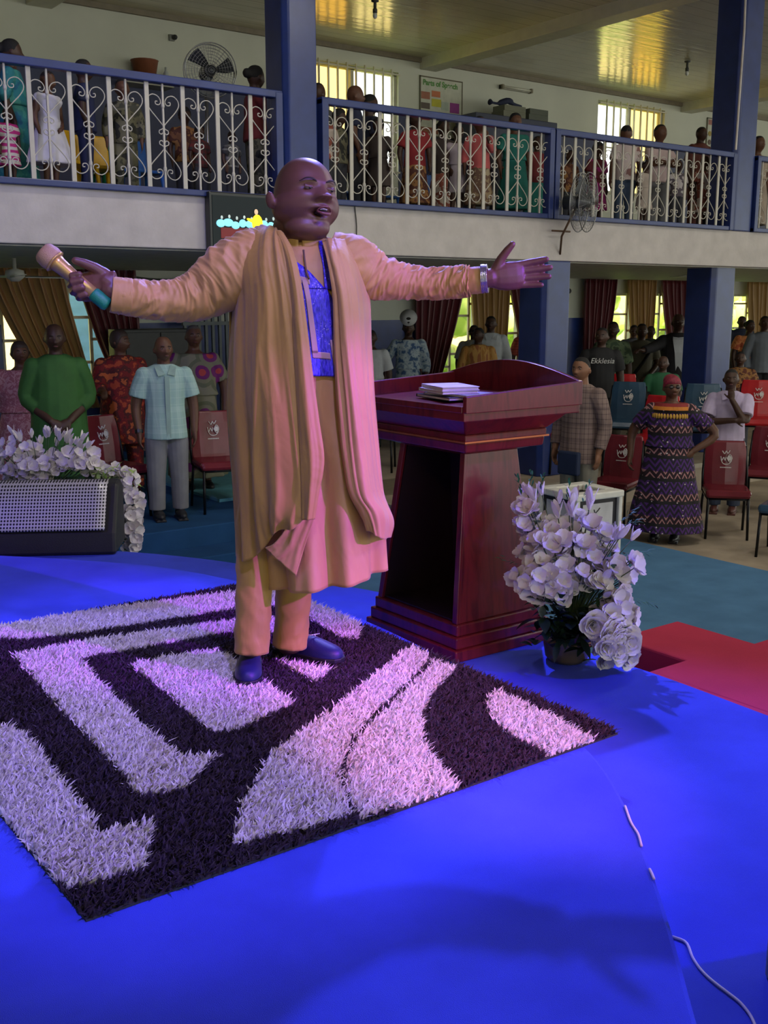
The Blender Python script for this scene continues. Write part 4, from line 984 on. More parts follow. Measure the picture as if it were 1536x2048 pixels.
def add_head(mb, M, n=44, m=36, mouth=0, jowl=0, mi=0, hair=None):
    eo = .062*jowl
    T, P, sx, sy, sz = head_pts(n, m)
    # pack more rings in the face region
    x, y, z = head_shape(sx, sy, sz, mouth, jowl)
    if hair is not None:
        line, thick, low = hair     # hairline height on the forehead, thickness, how low it runs at the back
        hl = np.where(sy < 0, line+(low-line)*np.clip(1+sy*1.6, 0, 1), low+0*sy)
        mask = np.clip((z-hl)/.05, 0, 1); k = .93+(.07+thick)*mask
        x, y, z = x*k, np.where(mask > 0, y, y*.9)*k, z*(.93+(.07+thick*.7)*mask)
    rings = [[tuple(M @ Vector((x[i, j], y[i, j], z[i, j]))) for j in range(n)] for i in range(m-1)]
    b0 = len(mb.v); mb.loft(rings, True, mi)
    if hair is None:
        for s in (-1, 1):
            e = MB(); e.ell((s*(.378+eo), .045, -.07), (.036, .066, .110), 12, 9, 0, (0, radians(s*10), radians(s*-28))); mb.add([tuple(M @ Vector(v)) for v in e.v], e.f, mi)
            e = MB(); e.ell((s*(.345+eo), .0, -.12), (.03, .03, .04), 8, 6); mb.add([tuple(M @ Vector(v)) for v in e.v], e.f, mi)
    return mb
def hand(mb, wrist, d, nrm, thumb, L, curl=.4, spread=.12, n=6, tcurl=.3, tdir=None, curls=None, mi=0, tr=1.0, fw=1.0):
    """palm + four fingers + thumb. d: direction of fingers, nrm: out of the palm, thumb: side of the thumb, L: hand length"""
    d = Vector(d).normalized(); nrm = Vector(nrm); nrm = (nrm-d*nrm.dot(d)).normalized(); s = Vector(thumb); s = (s-d*s.dot(d)-nrm*s.dot(nrm)).normalized()
    w = Vector(wrist); PL = .52*L; hw = .22*L
    rings = []
    for t, wd, th in ((-.12, .145, .095), (.05, .155, .10), (.25, .20, .125), (.5, .225, .125), (.8, .225, .11), (1.0, .205, .085), (1.05, .17, .05)):
        c = w+d*PL*t; rings.append([tuple(c+s*(cos(a)*wd*L)+nrm*(sin(a)*th*L)) for a in np.arange(12)*2*pi/12])
    mb.loft(rings, True, mi)
    for i, (o, ln, r) in enumerate(((.155, .43, .055), (.052, .48, .058), (-.052, .45, .056), (-.150, .36, .050))):
        p = w+d*PL*(.93 if i < 3 else .86)+s*o*L; dd = (d+s*(o*spread*6)).normalized(); path = [tuple(p-dd*L*.06)]; ang = 0; c = curl if curls is None else curls[i]
        path.append(tuple(p))
        for k, fr in enumerate((.42, .32, .26)):
            ang += c*(.9 if k == 0 else 1.1); dr = dd*cos(ang)+nrm*sin(ang); p = p+dr*ln*L*fr; path.append(tuple(p))
        mb.tube(path, [r*L*q*fw for q in (1.05, 1.05, .98, .9, .78)], n, mi, roundcap=True)
    td = Vector(tdir) if tdir is not None else (s*.8+d*.6+nrm*.25)
    td.normalize(); p = w+d*PL*.22+s*.13*L; path = [tuple(p-td*L*.02)]; path.append(tuple(p+td*L*.17)); q = (td+d*tcurl+nrm*tcurl*.4).normalized(); path.append(tuple(Vector(path[-1])+q*L*.16)); path.append(tuple(Vector(path[-1])+(q+d*tcurl*.5).normalized()*L*.12))
    mb.tube(path, [r*L*tr for r in (.085, .066, .058, .046)], n, mi, roundcap=True)
    return mb
def limb(mb, pts, rad, n=10, mi=0, sub=10): 
    P = catmull(pts, sub); R = np.interp(np.linspace(0, 1, sub), np.linspace(0, 1, len(rad)), rad); mb.tube(P, list(R), n, mi, roundcap=True)
ARMS = {  # elbow, wrist, hand dir, palm normal for the left (+x) side, in body heights ; x mirrored for the right
 'down': ((.155, .015, .63), (.150, -.03, .485), (0, -.1, -1), (-1, 0, 0), .25),
 'front': ((.150, .01, .64), (.045, -.115, .53), (-.8, -.25, -.4), (-.3, .6, -.6), .5),
 'hip': ((.215, .03, .66), (.125, -.03, .56), (-.5, -.3, -.6), (-.8, .4, 0), .4),
 'chin': ((.11, -.10, .66), (.02, -.135, .80), (-.15, .1, 1), (0, 1, .1), .9),
 'cross': ((.15, -.06, .65), (-.05, -.13, .66), (-1, 0, .1), (0, 1, 0), .3),
 'point': ((.20, -.09, .74), (.30, -.22, .72), (.7, -.6, .1), (0, -.2, -1), .5),
 'rail': ((.14, -.08, .66), (.13, -.20, .66), (0, -1, -.2), (0, 0, -1), .7),
 'up': ((.15, -.07, .67), (.10, -.13, .80), (-.1, 0, 1), (-.6, .6, 0), .5),
 'side': ((.19, .05, .66), (.20, .02, .50), (.1, -.3, -1), (-1, 0, 0), .5)}
PROTO_N = [0]
def person(loc, h, face, label, group, sk='dark', top='shirt', topm=None, bot='trousers', botm=None, arms=('down', 'down'), hair=('short',), hyaw=0, hpitch=0, girth=1.0, vox=.010, shoes=None, hs=1.0, sleeve=.5, hem=.47, extras=None, sit=False, child=False, skirt_hem=.1, flare=.16):
    t = thing('person', label, 'person', loc, radians(face), group)
    k = h; g = girth
    if child: hs *= 1.25
    hh = .135*h*hs; zc = h-hh*.5; dz = 0
    nz = zc-hh*.42
    def R(z, rx, ry, cy=0, n=16, e=1): return [(rx*k*cos(a), cy*k+ry*k*sin(a), z) for a in np.arange(n)*2*pi/n]
    sh = (h-hh)*.945     # shoulder height
    q = sh/(.815*k)
    Z = lambda z: z*k*q
    b = MB()
    b.loft([R(Z(.47), .075*g, .06*g), R(Z(.50), .098*g, .07*g), R(Z(.56), .097*g, .068*g), R(Z(.62), .085*g, .062*g), R(Z(.70), .097*g, .068*g), R(Z(.76), .105, .066), R(Z(.80), .105, .055), R(Z(.83), .06, .045), R(Z(.845), .04, .038)])
    b.tube([(0, .008*k, Z(.80)), (0, .0, nz), (0, -.005*k, zc-hh*.2)], [.040*k, .034*k*max(1, hs*.95), .034*k], 12)
    for s in (-1, 1):
        limb(b, [(s*.052*k, 0, Z(.50)), (s*.056*k, -.006*k, Z(.27)), (s*.058*k, .012*k, .045*k)], [.062*k*g, .040*k, .024*k])
        b.ell((s*.060*k, -.030*k, .022*k), (.026*k, .068*k, .022*k), 10, 7)
        b.ell((s*.060*k, .012*k, .03*k), (.024*k, .028*k, .03*k), 8, 6)
    slv = []
    for s, an in ((1, arms[0]), (-1, arms[1])):
        E, Wp, hd, pn, cu = ARMS[an] if isinstance(an, str) else an
        m3 = lambda v, s=s: (v[0]*s*k, v[1]*k, Z(v[2])); S_ = (s*.112*k, 0, Z(.795)); E_ = m3(E); W_ = m3(Wp)
        if g > 1.1 and an in ('down', 'side', 'hip'): E_ = (E_[0]*g*.97, E_[1], E_[2]); W_ = (W_[0]*g*.95, W_[1], W_[2])
        limb(b, [S_, E_, W_], [.036*k, .030*k, .0185*k]); slv.append((S_, E_, W_))
        hdv = (hd[0]*s, hd[1], hd[2]); pnv = (pn[0]*s, pn[1], pn[2]); D = Vector(hdv).normalized()
        th = Vector(pnv).cross(D)*s*-1
        hand(b, W_, hdv, pnv, tuple(th) if th.length > .1 else (0, -1, 0), .105*k, cu, .1, 6)
    HM = Matrix.Translation((0, -.012*k, zc)) @ Matrix.Rotation(radians(hyaw), 4, 'Z') @ Matrix.Rotation(radians(hpitch), 4, 'X') @ Matrix.Scale(hh, 4)
    add_head(b, HM, 36, 30)
    o = b.build('body', SK[sk], t); remesh(o, vox, 2, .4)
    # clothes
    def cloth(mb, name, m, v=None, it=3, amp=.006, fr=9):
        c = mb.build(name, m, t); remesh(c, v or vox*1.15, it, .5)
        P = getv(c); N = getn(c); off = Vector((loc[0], loc[1], 0))
        nn = np.array([mnoise.noise(Vector((p[0]*fr, p[1]*fr, p[2]*fr*.45))+off) for p in P])
        setv(c, P+N*(nn*amp)[:, None]); return c
    inf = .012*k/1.7*1.7
    if bot in ('trousers', 'shorts'):
        b = MB(); lo = .055*k if bot == 'trousers' else Z(.24)
        for s in (-1, 1):
            b.tube([(s*.050*k, 0, Z(.53)), (s*.058*k, -.002*k, Z(.42)), (s*.062*k, -.004*k, (Z(.42)+lo)/2), (s*.064*k, .004*k, lo)], [.063*k*g, .062*k*g, .050*k, .045*k], 14)
        b.loft([R(Z(.46), .100*g, .078*g), R(Z(.55), .094*g, .074*g)]); cloth(b, 'trousers' if bot == 'trousers' else 'shorts', botm)
    if bot == 'skirt' or top == 'dress':
        hz = skirt_hem*k; N_ = 40; rings = []; zt = Z(.62)
        for i in range(12):
            u = i/11; z = zt+(hz-zt)*u; rx = (.09+(flare-.09)*u**.8)*g; fold = 1+.06*u; rings.append([(k*rx*cos(a)*(1+.05*u*sin(a*9+h*30)), k*rx*.8*sin(a)*(1+.05*u*sin(a*9+h*30)), z) for a in np.arange(N_)*2*pi/N_])
        b = MB().loft(rings[::-1]); cloth(b, 'skirt', topm if top == 'dress' else botm, it=1, amp=.008)
    if top:
        hz = Z(hem); b = MB(); wide = 1.0
        if top == 'tunic': wide = 1.12
        if top == 'dress': hz = Z(.58)
        rings = [R(hz, .119*g*wide, .094*g*wide), R((hz+Z(.62))/2, .114*g*wide, .088*g*wide), R(Z(.62), .106*g*wide, .082*g*wide), R(Z(.70), .110*g, .082*g), R(Z(.76), .122, .080), R(Z(.80), .124, .068), R(Z(.83), .098, .058), R(Z(.85), .052, .047)]
        if top == 'dress': rings = rings[:-1]
        b.loft(rings)
        for S_, E_, W_ in slv:
            b.ell((S_[0]*.98, S_[1], S_[2]-.004*k), (.047*k, .047*k, .047*k), 12, 8)
            S2, E2, W2_ = map(np.array, (S_, E_, W_))
            if sleeve <= .5: end = S2+(E2-S2)*min(1, sleeve*2*.85+.0); pts = [S2*np.array([.80, 1, 1]), S2*.98+(E2-S2)*.06, (S2+end)/2, end]; rr_ = [.048*k, .052*k, .050*k, .052*k]
            else: f = min(1, (sleeve-.5)*2)*.93; end = E2+(W2_-E2)*f; pts = [S2*np.array([.80, 1, 1]), S2*.98+(E2-S2)*.08, E2, end]; rr_ = [.048*k, .051*k, .041*k, .033*k]
            P = catmull(pts, 9); b.tube(P, list(np.interp(np.linspace(0, 1, 9), np.linspace(0, 1, len(rr_)), rr_)), 12)
        cloth(b, {'shirt': 'shirt', 'tunic': 'tunic', 'dress': 'dress_top', 'jacket': 'jacket', 'blouse': 'blouse'}[top], topm)
    # hair
    kind = hair[0]; hm = hair[1] if len(hair) > 1 else m_hair
    if kind in ('short', 'afro', 'long', 'bun', 'wig'):
        b = MB(); p = {'short': (.28, .012, .02), 'afro': (.22, .16, -.1), 'long': (.25, .1, -.2), 'bun': (.26, .05, -.1), 'wig': (.22, .12, -.3)}[kind]
        add_head(b, HM, 30, 24, hair=p)
        if kind == 'bun': e = MB(); e.ell((0, .5, .12), (.2, .2, .22), 12, 9); b.add([tuple(HM @ Vector(v)) for v in e.v], e.f)
        if kind == 'long':
            e = MB(); e.tube([(0, .25, .1), (0, .38, -.4), (0, .36, -1.0), (0, .34, -1.6)], [.36, .42, .40, .28], 14, flat=.45, side=(1, 0, 0)); b.add([tuple(HM @ Vector(v)) for v in e.v], e.f)
        o = b.build('hair', hm, t); remesh(o, vox*1.1, 1)
    elif kind == 'wrap':
        b = MB(); add_head(b, HM, 30, 24, hair=(.16, .14, -.05)); e = MB(); e.ell((0, .3, .28), (.34, .3, .3), 14, 9); b.add([tuple(HM @ Vector(v)) for v in e.v], e.f)
        o = b.build('head_wrap', hm, t); remesh(o, vox, 2)
    elif kind == 'net':
        b = MB(); add_head(b, HM, 30, 24, hair=(.26, .05, -.1)); o = b.build('hair', m_hair, t); remesh(o, vox*1.1, 1)
        b = MB(); e = MB(); e.lathe([(.05, 0), (.5, .05), (.56, .10), (.05, .04)], (0, 0, 0), 22); M2 = HM @ Matrix.Translation((0, -.12, .62)) @ Matrix.Rotation(radians(70), 4, 'X')
        b.add([tuple(M2 @ Vector(v)) for v in e.v], e.f); o = b.build('fascinator_hat', mat('white_net_hat', (.6, .6, .6), .6), t, True)
        b = MB(); e = MB(); e.ell((0, -.05, .02), (.16, .1, .1), 10, 8); b.add([tuple(M2 @ Vector(v)) for v in e.v], e.f); b.build('hat_bow', m_hair, t, True)
    # face details
    if vox <= .0112:
        for s in (-1, 1):
            b = MB(); e = MB(); e.ell((s*.145, -.345, .042), (.050, .03, .024), 10, 8); b.add([tuple(HM @ Vector(v)) for v in e.v], e.f); b.build('eye', m_white, t, True)
            b = MB(); e = MB(); e.ell((s*.145, -.366, .042), (.022, .014, .022), 8, 6); b.add([tuple(HM @ Vector(v)) for v in e.v], e.f); b.build('iris', m_iris, t, True)
            b = MB(); e = MB(); e.tube([(s*.07, -.395, .115), (s*.14, -.392, .135), (s*.215, -.34, .115)], [.012, .016, .008], 6); b.add([tuple(HM @ Vector(v)) for v in e.v], e.f); b.build('eyebrow', m_hair, t, True)
        b = MB(); e = MB(); e.ell((0, -.445, -.247), (.085, .03, .03), 12, 8); b.add([tuple(HM @ Vector(v)) for v in e.v], e.f); b.build('lips', mat('lips', (.11, .03, .03), .4), t, True)
    # shoes
    for s in (-1, 1):
        b = MB(); b.ell((s*.060*k, -.035*k, .026*k), (.031*k, .080*k, .028*k), 12, 8); b.ell((s*.060*k, .012*k, .034*k), (.029*k, .034*k, .036*k), 10, 7); b.box((s*.060*k, -.03*k, .006*k), (.056*k, .15*k, .012*k))
        o = b.build('shoe', shoes or mat('black_shoe', (.012, .012, .014), .4), t); remesh(o, vox*.8, 2)
    if extras: extras(t, HM, k, Z, slv)
    return t
def place(px, py, Y, fz): p = aty(px, py, Y); return (p[0], Y, fz), p[2]-fz
def P_(px, py, Y, fz, face, label, group, **kw):
    loc, h = place(px, py, Y, fz); kw.setdefault('vox', .010); print('person', label[:30], round(h, 2)); return person(loc, h, face, label, group, **kw)
solid = lambda n, c, **k: mat(n, c, .8, **k)
def buttons(t, HM, k, Z, slv):
    MB().b2(-.012*k, .012*k, -.0925*k, -.084*k, Z(.46), Z(.79)).build('button_placket', mat('placket_green', (.26, .38, .34), .8), t)
def watch(i, m=None):
    def f(t, HM, k, Z, slv):
        S_, E_, W_ = slv[i]; d = np.array(E_)-np.array(W_); d /= np.linalg.norm(d); p = np.array(W_)+d*.01*k
        MB().tube([p-d*.009*k, p+d*.009*k], .023*k, 12).build('wristwatch', m or mat('black_watch', (.01, .01, .012), .4), t)
    return f
def both(*fs):
    def f(*a):
        for q in fs: q(*a)
    return f
def glasses(t, HM, k, Z, slv):
    b = MB(); e = MB()
    for s in (-1, 1): e.ell((s*.145, -.405, .04), (.095, .018, .075), 14, 8)
    e.tube([(-.06, -.42, .05), (.06, -.42, .05)], .014, 6)
    for s in (-1, 1): e.tube([(s*.23, -.39, .05), (s*.36, -.1, .03), (s*.37, .04, .02)], .012, 6)
    b.add([tuple(HM @ Vector(v)) for v in e.v], e.f); b.build('glasses', mat('dark_lenses', (.01, .008, .008), .1), t, True)
def collar(m):
    def f(t, HM, k, Z, slv):
        b = MB()
        for s in (-1, 1): b.loft([[(s*.004*k, -.066*k, Z(.80)), (s*.045*k, -.07*k, Z(.79)), (s*.052*k, -.04*k, Z(.835)), (s*.03*k, -.045*k, Z(.845))], [(s*.006*k, -.078*k, Z(.80)), (s*.045*k, -.084*k, Z(.79)), (s*.058*k, -.05*k, Z(.838)), (s*.03*k, -.052*k, Z(.85))]])
        b.build('collar', m, t)
    return f
gA = 'congregation standing on the left platform'; gM = 'congregation seen between the robe and the pillar'; gX = 'congregation standing on the right'
f0 = 30   # turned to the photographer's side of the stage
P_(38, 683, 10.3, PLAT, -16, 'woman in a pink lace peplum blouse at the left edge, behind the white flowers', gA, sk='mid', top='dress', topm=m_print('pink_lace', [(.5, .2, .22), (.38, .12, .14), (.55, .28, .28)], 30), bot=None, sleeve=.3, arms=('down', 'down'), girth=1.25, hair=('wig', mat('brown_hair', (.04, .022, .015), .6)), skirt_hem=.1, flare=.16, hyaw=10)
P_(107, 648, 9.35, PLAT, -16, 'man in a green tunic with hands clasped in front, behind the white flowers', gA, sk='dark', top='tunic', topm=solid('leaf_green_cloth', (.03, .115, .02)), bot='trousers', botm=solid('leaf_green_cloth', (.03, .115, .02)), arms=('front', 'front'), sleeve=.75, hem=.25, girth=1.12, hair=('none',), hpitch=6)
P_(238, 660, 10.3, PLAT, -16, 'woman in a red orange print blouse looking to the right, hand on a chair', gA, sk='mid', top='tunic', topm=m_print('red_orange_print', [(.5, .07, .02), (.22, .01, .01), (.10, .012, .01), (.55, .12, .03)], 18, 'noise'), bot='trousers', botm=m_print('red_orange_print', [], 1), arms=('down', 'rail'), sleeve=.78, hem=.33, girth=1.08, hair=('wig', mat('brown_hair', (.04, .022, .015), .6)), hyaw=55)
P_(325, 673, 8.95, PLAT, -16, 'man in a pale green checked short sleeve shirt and grey trousers', gA, sk='mid', top='shirt', topm=m_plaid('pale_green_check', (.30, .46, .43), (.45, .60, .55), 16, .08), bot='trousers', botm=solid('grey_trousers', (.19, .19, .20)), arms=('down', 'down'), sleeve=.42, hem=.45, girth=1.0, hair=('none',), hyaw=8, extras=both(buttons, watch(1), collar(mat('placket_green', (.26, .38, .34), .8))), vox=.007, shoes=mat('black_trainer', (.015, .015, .018), .5))
P_(386, 650, 10.2, PLAT, -16, 'woman in a draped olive and magenta floral gown right of the teal shirt', gA, sk='mid', top='dress', topm=m_print('olive_magenta_floral', [(.45, .05, .05), (.16, .01, .13), (.20, .19, .12), (.13, .14, .08), (.22, .21, .14)], 4.5), bot=None, sleeve=.45, arms=('down', 'down'), girth=1.2, hair=('short', mat('grey_hair', (.09, .08, .07), .8)), flare=.15, skirt_hem=.09)
P_(817, 640, 12.6, PLAT, -38, 'woman in a light blue floral blouse with a round white fascinator hat', gM, sk='dark', top='dress', topm=m_print('light_blue_floral', [(.06, .13, .28), (.35, .45, .55), (.5, .6, .65), (.2, .3, .45)], 22, 'noise'), bot=None, sleeve=.8, arms=('down', 'side'), hair=('net',))
P_(948, 650, 13.2, PLAT, -38, 'person with dark glasses and a headset, half hidden behind the gold top', gM, sk='dark', top='shirt', topm=solid('off_white_cloth', (.5, .5, .48)), botm=solid('dark_cloth', (.03, .03, .04)), hair=('short',), hyaw=-30, extras=glasses)
P_(957, 655, 11.6, PLAT, -38, 'boy in an orange gold striped top looking left, before the window', gM, sk='dark', top='tunic', topm=m_print('orange_gold_cloth', [(.45, .2, .04), (.55, .3, .08), (.35, .12, .04)], 8, 'noise', (3, 3, .3)), botm=solid('dark_cloth', (.03, .03, .04)), hair=('short',), hyaw=-45, arms=('down', 'down'), sleeve=.7)
P_(982, 632, 12.6, PLAT, -38, 'tall young man in a white collared shirt before the window', gM, sk='dark', top='shirt', topm=solid('white_shirt', (.55, .58, .62)), botm=solid('dark_cloth', (.03, .03, .04)), hair=('short',), hyaw=-12, arms=('down', 'down'), sleeve=.95, extras=collar(mat('white_shirt', (.55, .58, .62))))
P_(1058, 642, 13.2, PLAT, -38, 'person in a red checked shirt half hidden by the blue pillar', gM, sk='dark', top='shirt', topm=m_plaid('red_check', (.45, .08, .05), (.2, .02, .02), 22, .3), botm=solid('dark_cloth', (.03, .03, .04)), hair=('short',), hyaw=-20)
P_(742, 660, 12.0, PLAT, -38, 'person in a white dress just showing at the right edge of the robe', gM, sk='dark', top='dress', topm=solid('white_shirt', (.55, .58, .62)), bot=None, hair=('bun',))
F1 = -60
P_(1166, 714, 7.3, FLOOR, -84, 'smiling man in a brown plaid long shirt standing behind the white bin', gX, sk='light', top='shirt', topm=m_plaid('brown_plaid', (.23, .16, .14), (.06, .035, .04), 20, .16), bot='trousers', botm=solid('khaki_grey_trousers', (.22, .20, .16)), arms=('down', 'down'), sleeve=.95, hem=.42, girth=1.05, hair=('short',), hyaw=8, vox=.007,
   extras=lambda t, HM, k, Z, slv: MB().b2(-.05*k, .09*k, -.135*k, -.10*k, Z(.36), Z(.49)).build('navy_bag', mat('navy_bag_cloth', (.01, .02, .06), .7), t, bevel=.02))
def tee_print(t, HM, k, Z, slv):
    f = bpy.data.curves.new('t', 'FONT'); f.body = 'Ekklesia'; f.size = .056*k; f.extrude = .001; f.align_x = 'CENTER'; f.shear = .25; o = bpy.data.objects.new('t', f); C.objects.link(o)
    me = bpy.data.meshes.new_from_object(o.evaluated_get(bpy.context.evaluated_depsgraph_get())); bpy.data.objects.remove(o)
    o = bpy.data.objects.new('shirt_print', me); C.objects.link(o); o.parent = t; me.materials.clear(); me.materials.append(mat('print_white', (.6, .6, .58), .6)); o.location = (0, -.089*k, Z(.735)); o.rotation_euler = (radians(84), 0, 0)
P_(1204, 655, 9.2, PLAT, -40, 'young man in a black T-shirt with white lettering, behind the plaid shirt', gX, sk='dark', top='shirt', topm=solid('black_cotton', (.012, .012, .014)), bot='shorts', botm=solid('black_cotton', (.012, .012, .014)), arms=('down', 'down'), sleeve=.42, hair=('short',), hyaw=-20, extras=tee_print)
P_(1226, 643, 10.4, PLAT+.0, -30, 'man in a dark green mottled shirt before the yellow window, behind the black T-shirt', gX, sk='dark', top='shirt', topm=m_print('dark_green_mottle', [(.05, .09, .05), (.12, .17, .09), (.03, .05, .03)], 16, 'noise'), botm=solid('brown_trousers', (.07, .06, .045)), arms=('down', 'down'), sleeve=.5, hair=('short',), hyaw=-20)
def strap(t, HM, k, Z, slv): MB().tube([(.10*k, -.075*k, Z(.81)), (0, -.100*k, Z(.66)), (-.11*k, -.075*k, Z(.50))], .011*k, 6, flat=2.2).build('shoulder_strap', mat('black_strap', (.01, .01, .012), .6), t, True)
P_(1284, 647, 10.6, PLAT, -35, 'man in an olive T-shirt with a black bag strap across the chest', gX, sk='dark', top='shirt', topm=solid('olive_cotton', (.12, .11, .075)), botm=solid('black_cotton', (.012, .012, .014)), arms=('front', 'down'), sleeve=.42, hair=('short',), hyaw=-5, extras=strap)
P_(1268, 650, 12.2, PLAT+.1, -35, 'woman in a dark striped top half hidden behind the left shoulder of the olive T-shirt', gX, sk='dark', top='shirt', topm=m_print('dark_stripe', [(.03, .03, .05), (.15, .15, .17)], 20, 'wave'), botm=solid('dark_cloth', (.03, .03, .04)), hair=('bun',), hyaw=-20)
P_(1302, 652, 12.2, PLAT+.1, -35, 'person in dark clothes half hidden behind the right shoulder of the olive T-shirt', gX, sk='dark', top='shirt', topm=solid('dark_green_cloth', (.02, .03, .025)), botm=solid('dark_cloth', (.03, .03, .04)), hair=('short',))
def shirtfront(t, HM, k, Z, slv):
    b = MB(); b.loft([[(-.012*k, -.093*k, Z(.52)), (.03*k, -.092*k, Z(.52)), (.03*k, -.07*k, Z(.52)), (-.012*k, -.07*k, Z(.52))], [(-.03*k, -.095*k, Z(.70)), (.035*k, -.095*k, Z(.70)), (.035*k, -.07*k, Z(.70)), (-.03*k, -.07*k, Z(.70))], [(-.045*k, -.072*k, Z(.80)), (.045*k, -.072*k, Z(.80)), (.04*k, -.05*k, Z(.83)), (-.04*k, -.05*k, Z(.83))]]); b.build('shirt_front', mat('white_shirt', (.55, .58, .62)), t)
P_(1357, 628, 9.9, PLAT, -42, 'bald man in a black suit and open white shirt, one arm held out', gX, sk='dark', top='jacket', topm=solid('black_suit', (.014, .013, .018)), botm=solid('black_suit', (.014, .013, .018)), arms=('side', 'point'), sleeve=.97, hem=.42, girth=1.12, hair=('none',), hyaw=10, extras=shirtfront)
P_(1414, 640, 11.0, PLAT, -10, 'woman in black with long black hair left of the right lower pillar', gX, sk='dark', top='dress', topm=solid('black_suit', (.014, .013, .018)), bot=None, hair=('long',), hyaw=40)
P_(1327, 712, 8.45, PLAT, -48, 'man in a plain green shirt between the red chair and the red headwrap', gX, sk='dark', top='shirt', topm=solid('plain_green', (.02, .12, .05)), botm=solid('plain_green', (.02, .12, .05)), arms=('front', 'front'), sleeve=.45, hair=('none',), hyaw=-10)
def neckline(t, HM, k, Z, slv):
    N_ = 28
    for nm, z0, z1, m, r0 in (('neck_band', .818, .838, mat('maroon_braid', (.25, .02, .02), .7), .006), ('neck_band', .800, .820, mat('orange_braid', (.6, .2, .02), .7), .020)):
        b = MB(); b.loft([[(k*(.100+r0)*cos(a), k*(.066+r0)*sin(a)-.002*k, Z(z0)) for a in np.arange(N_)*2*pi/N_], [(k*(.09+r0)*cos(a), k*(.06+r0)*sin(a)-.002*k, Z(z1)) for a in np.arange(N_)*2*pi/N_]]); b.build(nm, m, t)
    b = MB()
    for i in range(14):
        a = -pi/2+(i-6.5)*.16; c = (k*.113*cos(a), k*.088*sin(a), Z(.765)); b.ell(c, (.008*k, .006*k, .016*k), 8, 6)
    b.build('gold_tassels', mat('gold_braid', (.6, .33, .05), .6), t, True)
    b = MB(); b.loft([[(k*r*cos(a), k*r*.8*sin(a), Z(z)) for a in np.arange(36)*2*pi/36] for r, z in ((.152, .335), (.152, .365))]); b.build('black_sash', mat('black_sash_cloth', (.008, .007, .01), .8), t)
P_(1346, 752, 6.62, FLOOR, -58, 'woman in a long purple zigzag print dress with a red headwrap and dark glasses', gX, sk='mid', top='dress', topm=m_zigzag(), bot=None, sleeve=.42, arms=('hip', 'side'), girth=1.22, hair=('wrap', mat('red_glitter_wrap', (.20, .01, .03), .6, var=.5, nscale=60)), hyaw=22, flare=.185, skirt_hem=.07, vox=.007, extras=both(glasses, neckline))
P_(1464, 738, 7.15, FLOOR, -58, 'young man in a lilac short sleeve shirt with his hand on his chin', gX, sk='dark', top='shirt', topm=solid('lilac_shirt', (.50, .42, .60)), bot='trousers', botm=solid('dark_jeans', (.02, .03, .06)), arms=('chin', 'cross'), sleeve=.46, hem=.42, hair=('short',), hyaw=5, vox=.007, shoes=mat('brown_boot', (.07, .02, .015), .5), extras=collar(mat('lilac_shirt', (.5, .42, .6))))
P_(1482, 703, 9.0, PLAT-.15, -55, 'person in brown patterned cloth standing behind the lilac shirt', gX, sk='dark', top='tunic', topm=m_print('brown_batik', [(.12, .03, .015), (.3, .14, .04), (.08, .02, .01), (.2, .08, .03)], 14, 'noise'), botm=solid('dark_cloth', (.03, .03, .04)), arms=('down', 'down'), sleeve=.8, hair=('short',), girth=1.15)
P_(1500, 640, 11.6, PLAT, -35, 'woman in an orange ruffled dress at the right edge behind the pillar', gX, sk='dark', top='dress', topm=m_print('orange_ruffle', [(.6, .16, .05), (.75, .28, .1), (.5, .1, .04)], 16, 'noise'), bot=None, sleeve=.4, arms=('down', 'down'), hair=('bun',), hyaw=20)
P_(1530, 632, 10.6, PLAT, -40, 'person in a grey denim jacket cut off by the right edge', gX, sk='dark', top='jacket', topm=solid('grey_denim', (.16, .18, .22)), botm=solid('black_suit', (.014, .013, .018)), arms=('down', 'down'), sleeve=.95, hair=('short',))
P_(1484, 632, 12.6, PLAT+.1, -40, 'person in dark blue peeping out right of the right lower pillar', gX, sk='dark', top='shirt', topm=solid('navy_cloth2', (.015, .02, .05)), botm=solid('dark_cloth', (.03, .03, .04)), hair=('short',))
# people on the balcony
gK = 'children and helpers on the balcony'; BZ = BF+.03
def K(px, py, Y, face, label, **kw):
    kw.setdefault('vox', .0125); kw.setdefault('botm', solid('dark_cloth', (.03, .03, .04))); kw.setdefault('hair', ('short',)); kw.setdefault('sk', 'dark'); kw.setdefault('sleeve', .42)
    loc, h = place(px, py, Y, BZ)
    if h < 1.35: kw['child'] = True
    print('kid', label[:26], round(h, 2)); return person(loc, h, face, label, gK, **kw)
K(18, 78, 9.5, 60, 'tall woman in a teal lace dress at the left end of the balcony, ponytail', top='dress', bot=None, topm=m_print('teal_lace', [(.01, .12, .2), (.02, .2, .22), (.05, .28, .25)], 14, 'noise'), girth=1.15, hair=('bun', m_hair), hyaw=20, sleeve=.6, skirt_hem=.08)
K(12, 215, 9.0, 10, 'small child in pink and white at the left end of the railing', top='dress', bot=None, topm=m_print('pink_white_kid', [(.5, .02, .2), (.6, .55, .5)], 6, 'wave'), skirt_hem=.25)
K(92, 142, 8.95, 25, 'girl in a white sleeveless frilly dress leaning at the balcony railing', top='dress', bot=None, topm=solid('white_frill_dress', (.62, .6, .68)), arms=('front', 'down'), sleeve=.1, skirt_hem=.2, flare=.24, sk='mid', hpitch=10, hyaw=25)
K(163, 118, 9.2, 70, 'boy in a navy shirt turned to the right, right of the girl in white', top='shirt', topm=solid('navy_school_shirt', (.015, .02, .07)), hyaw=15, botm=solid('navy_school_shirt', (.015, .02, .07)))
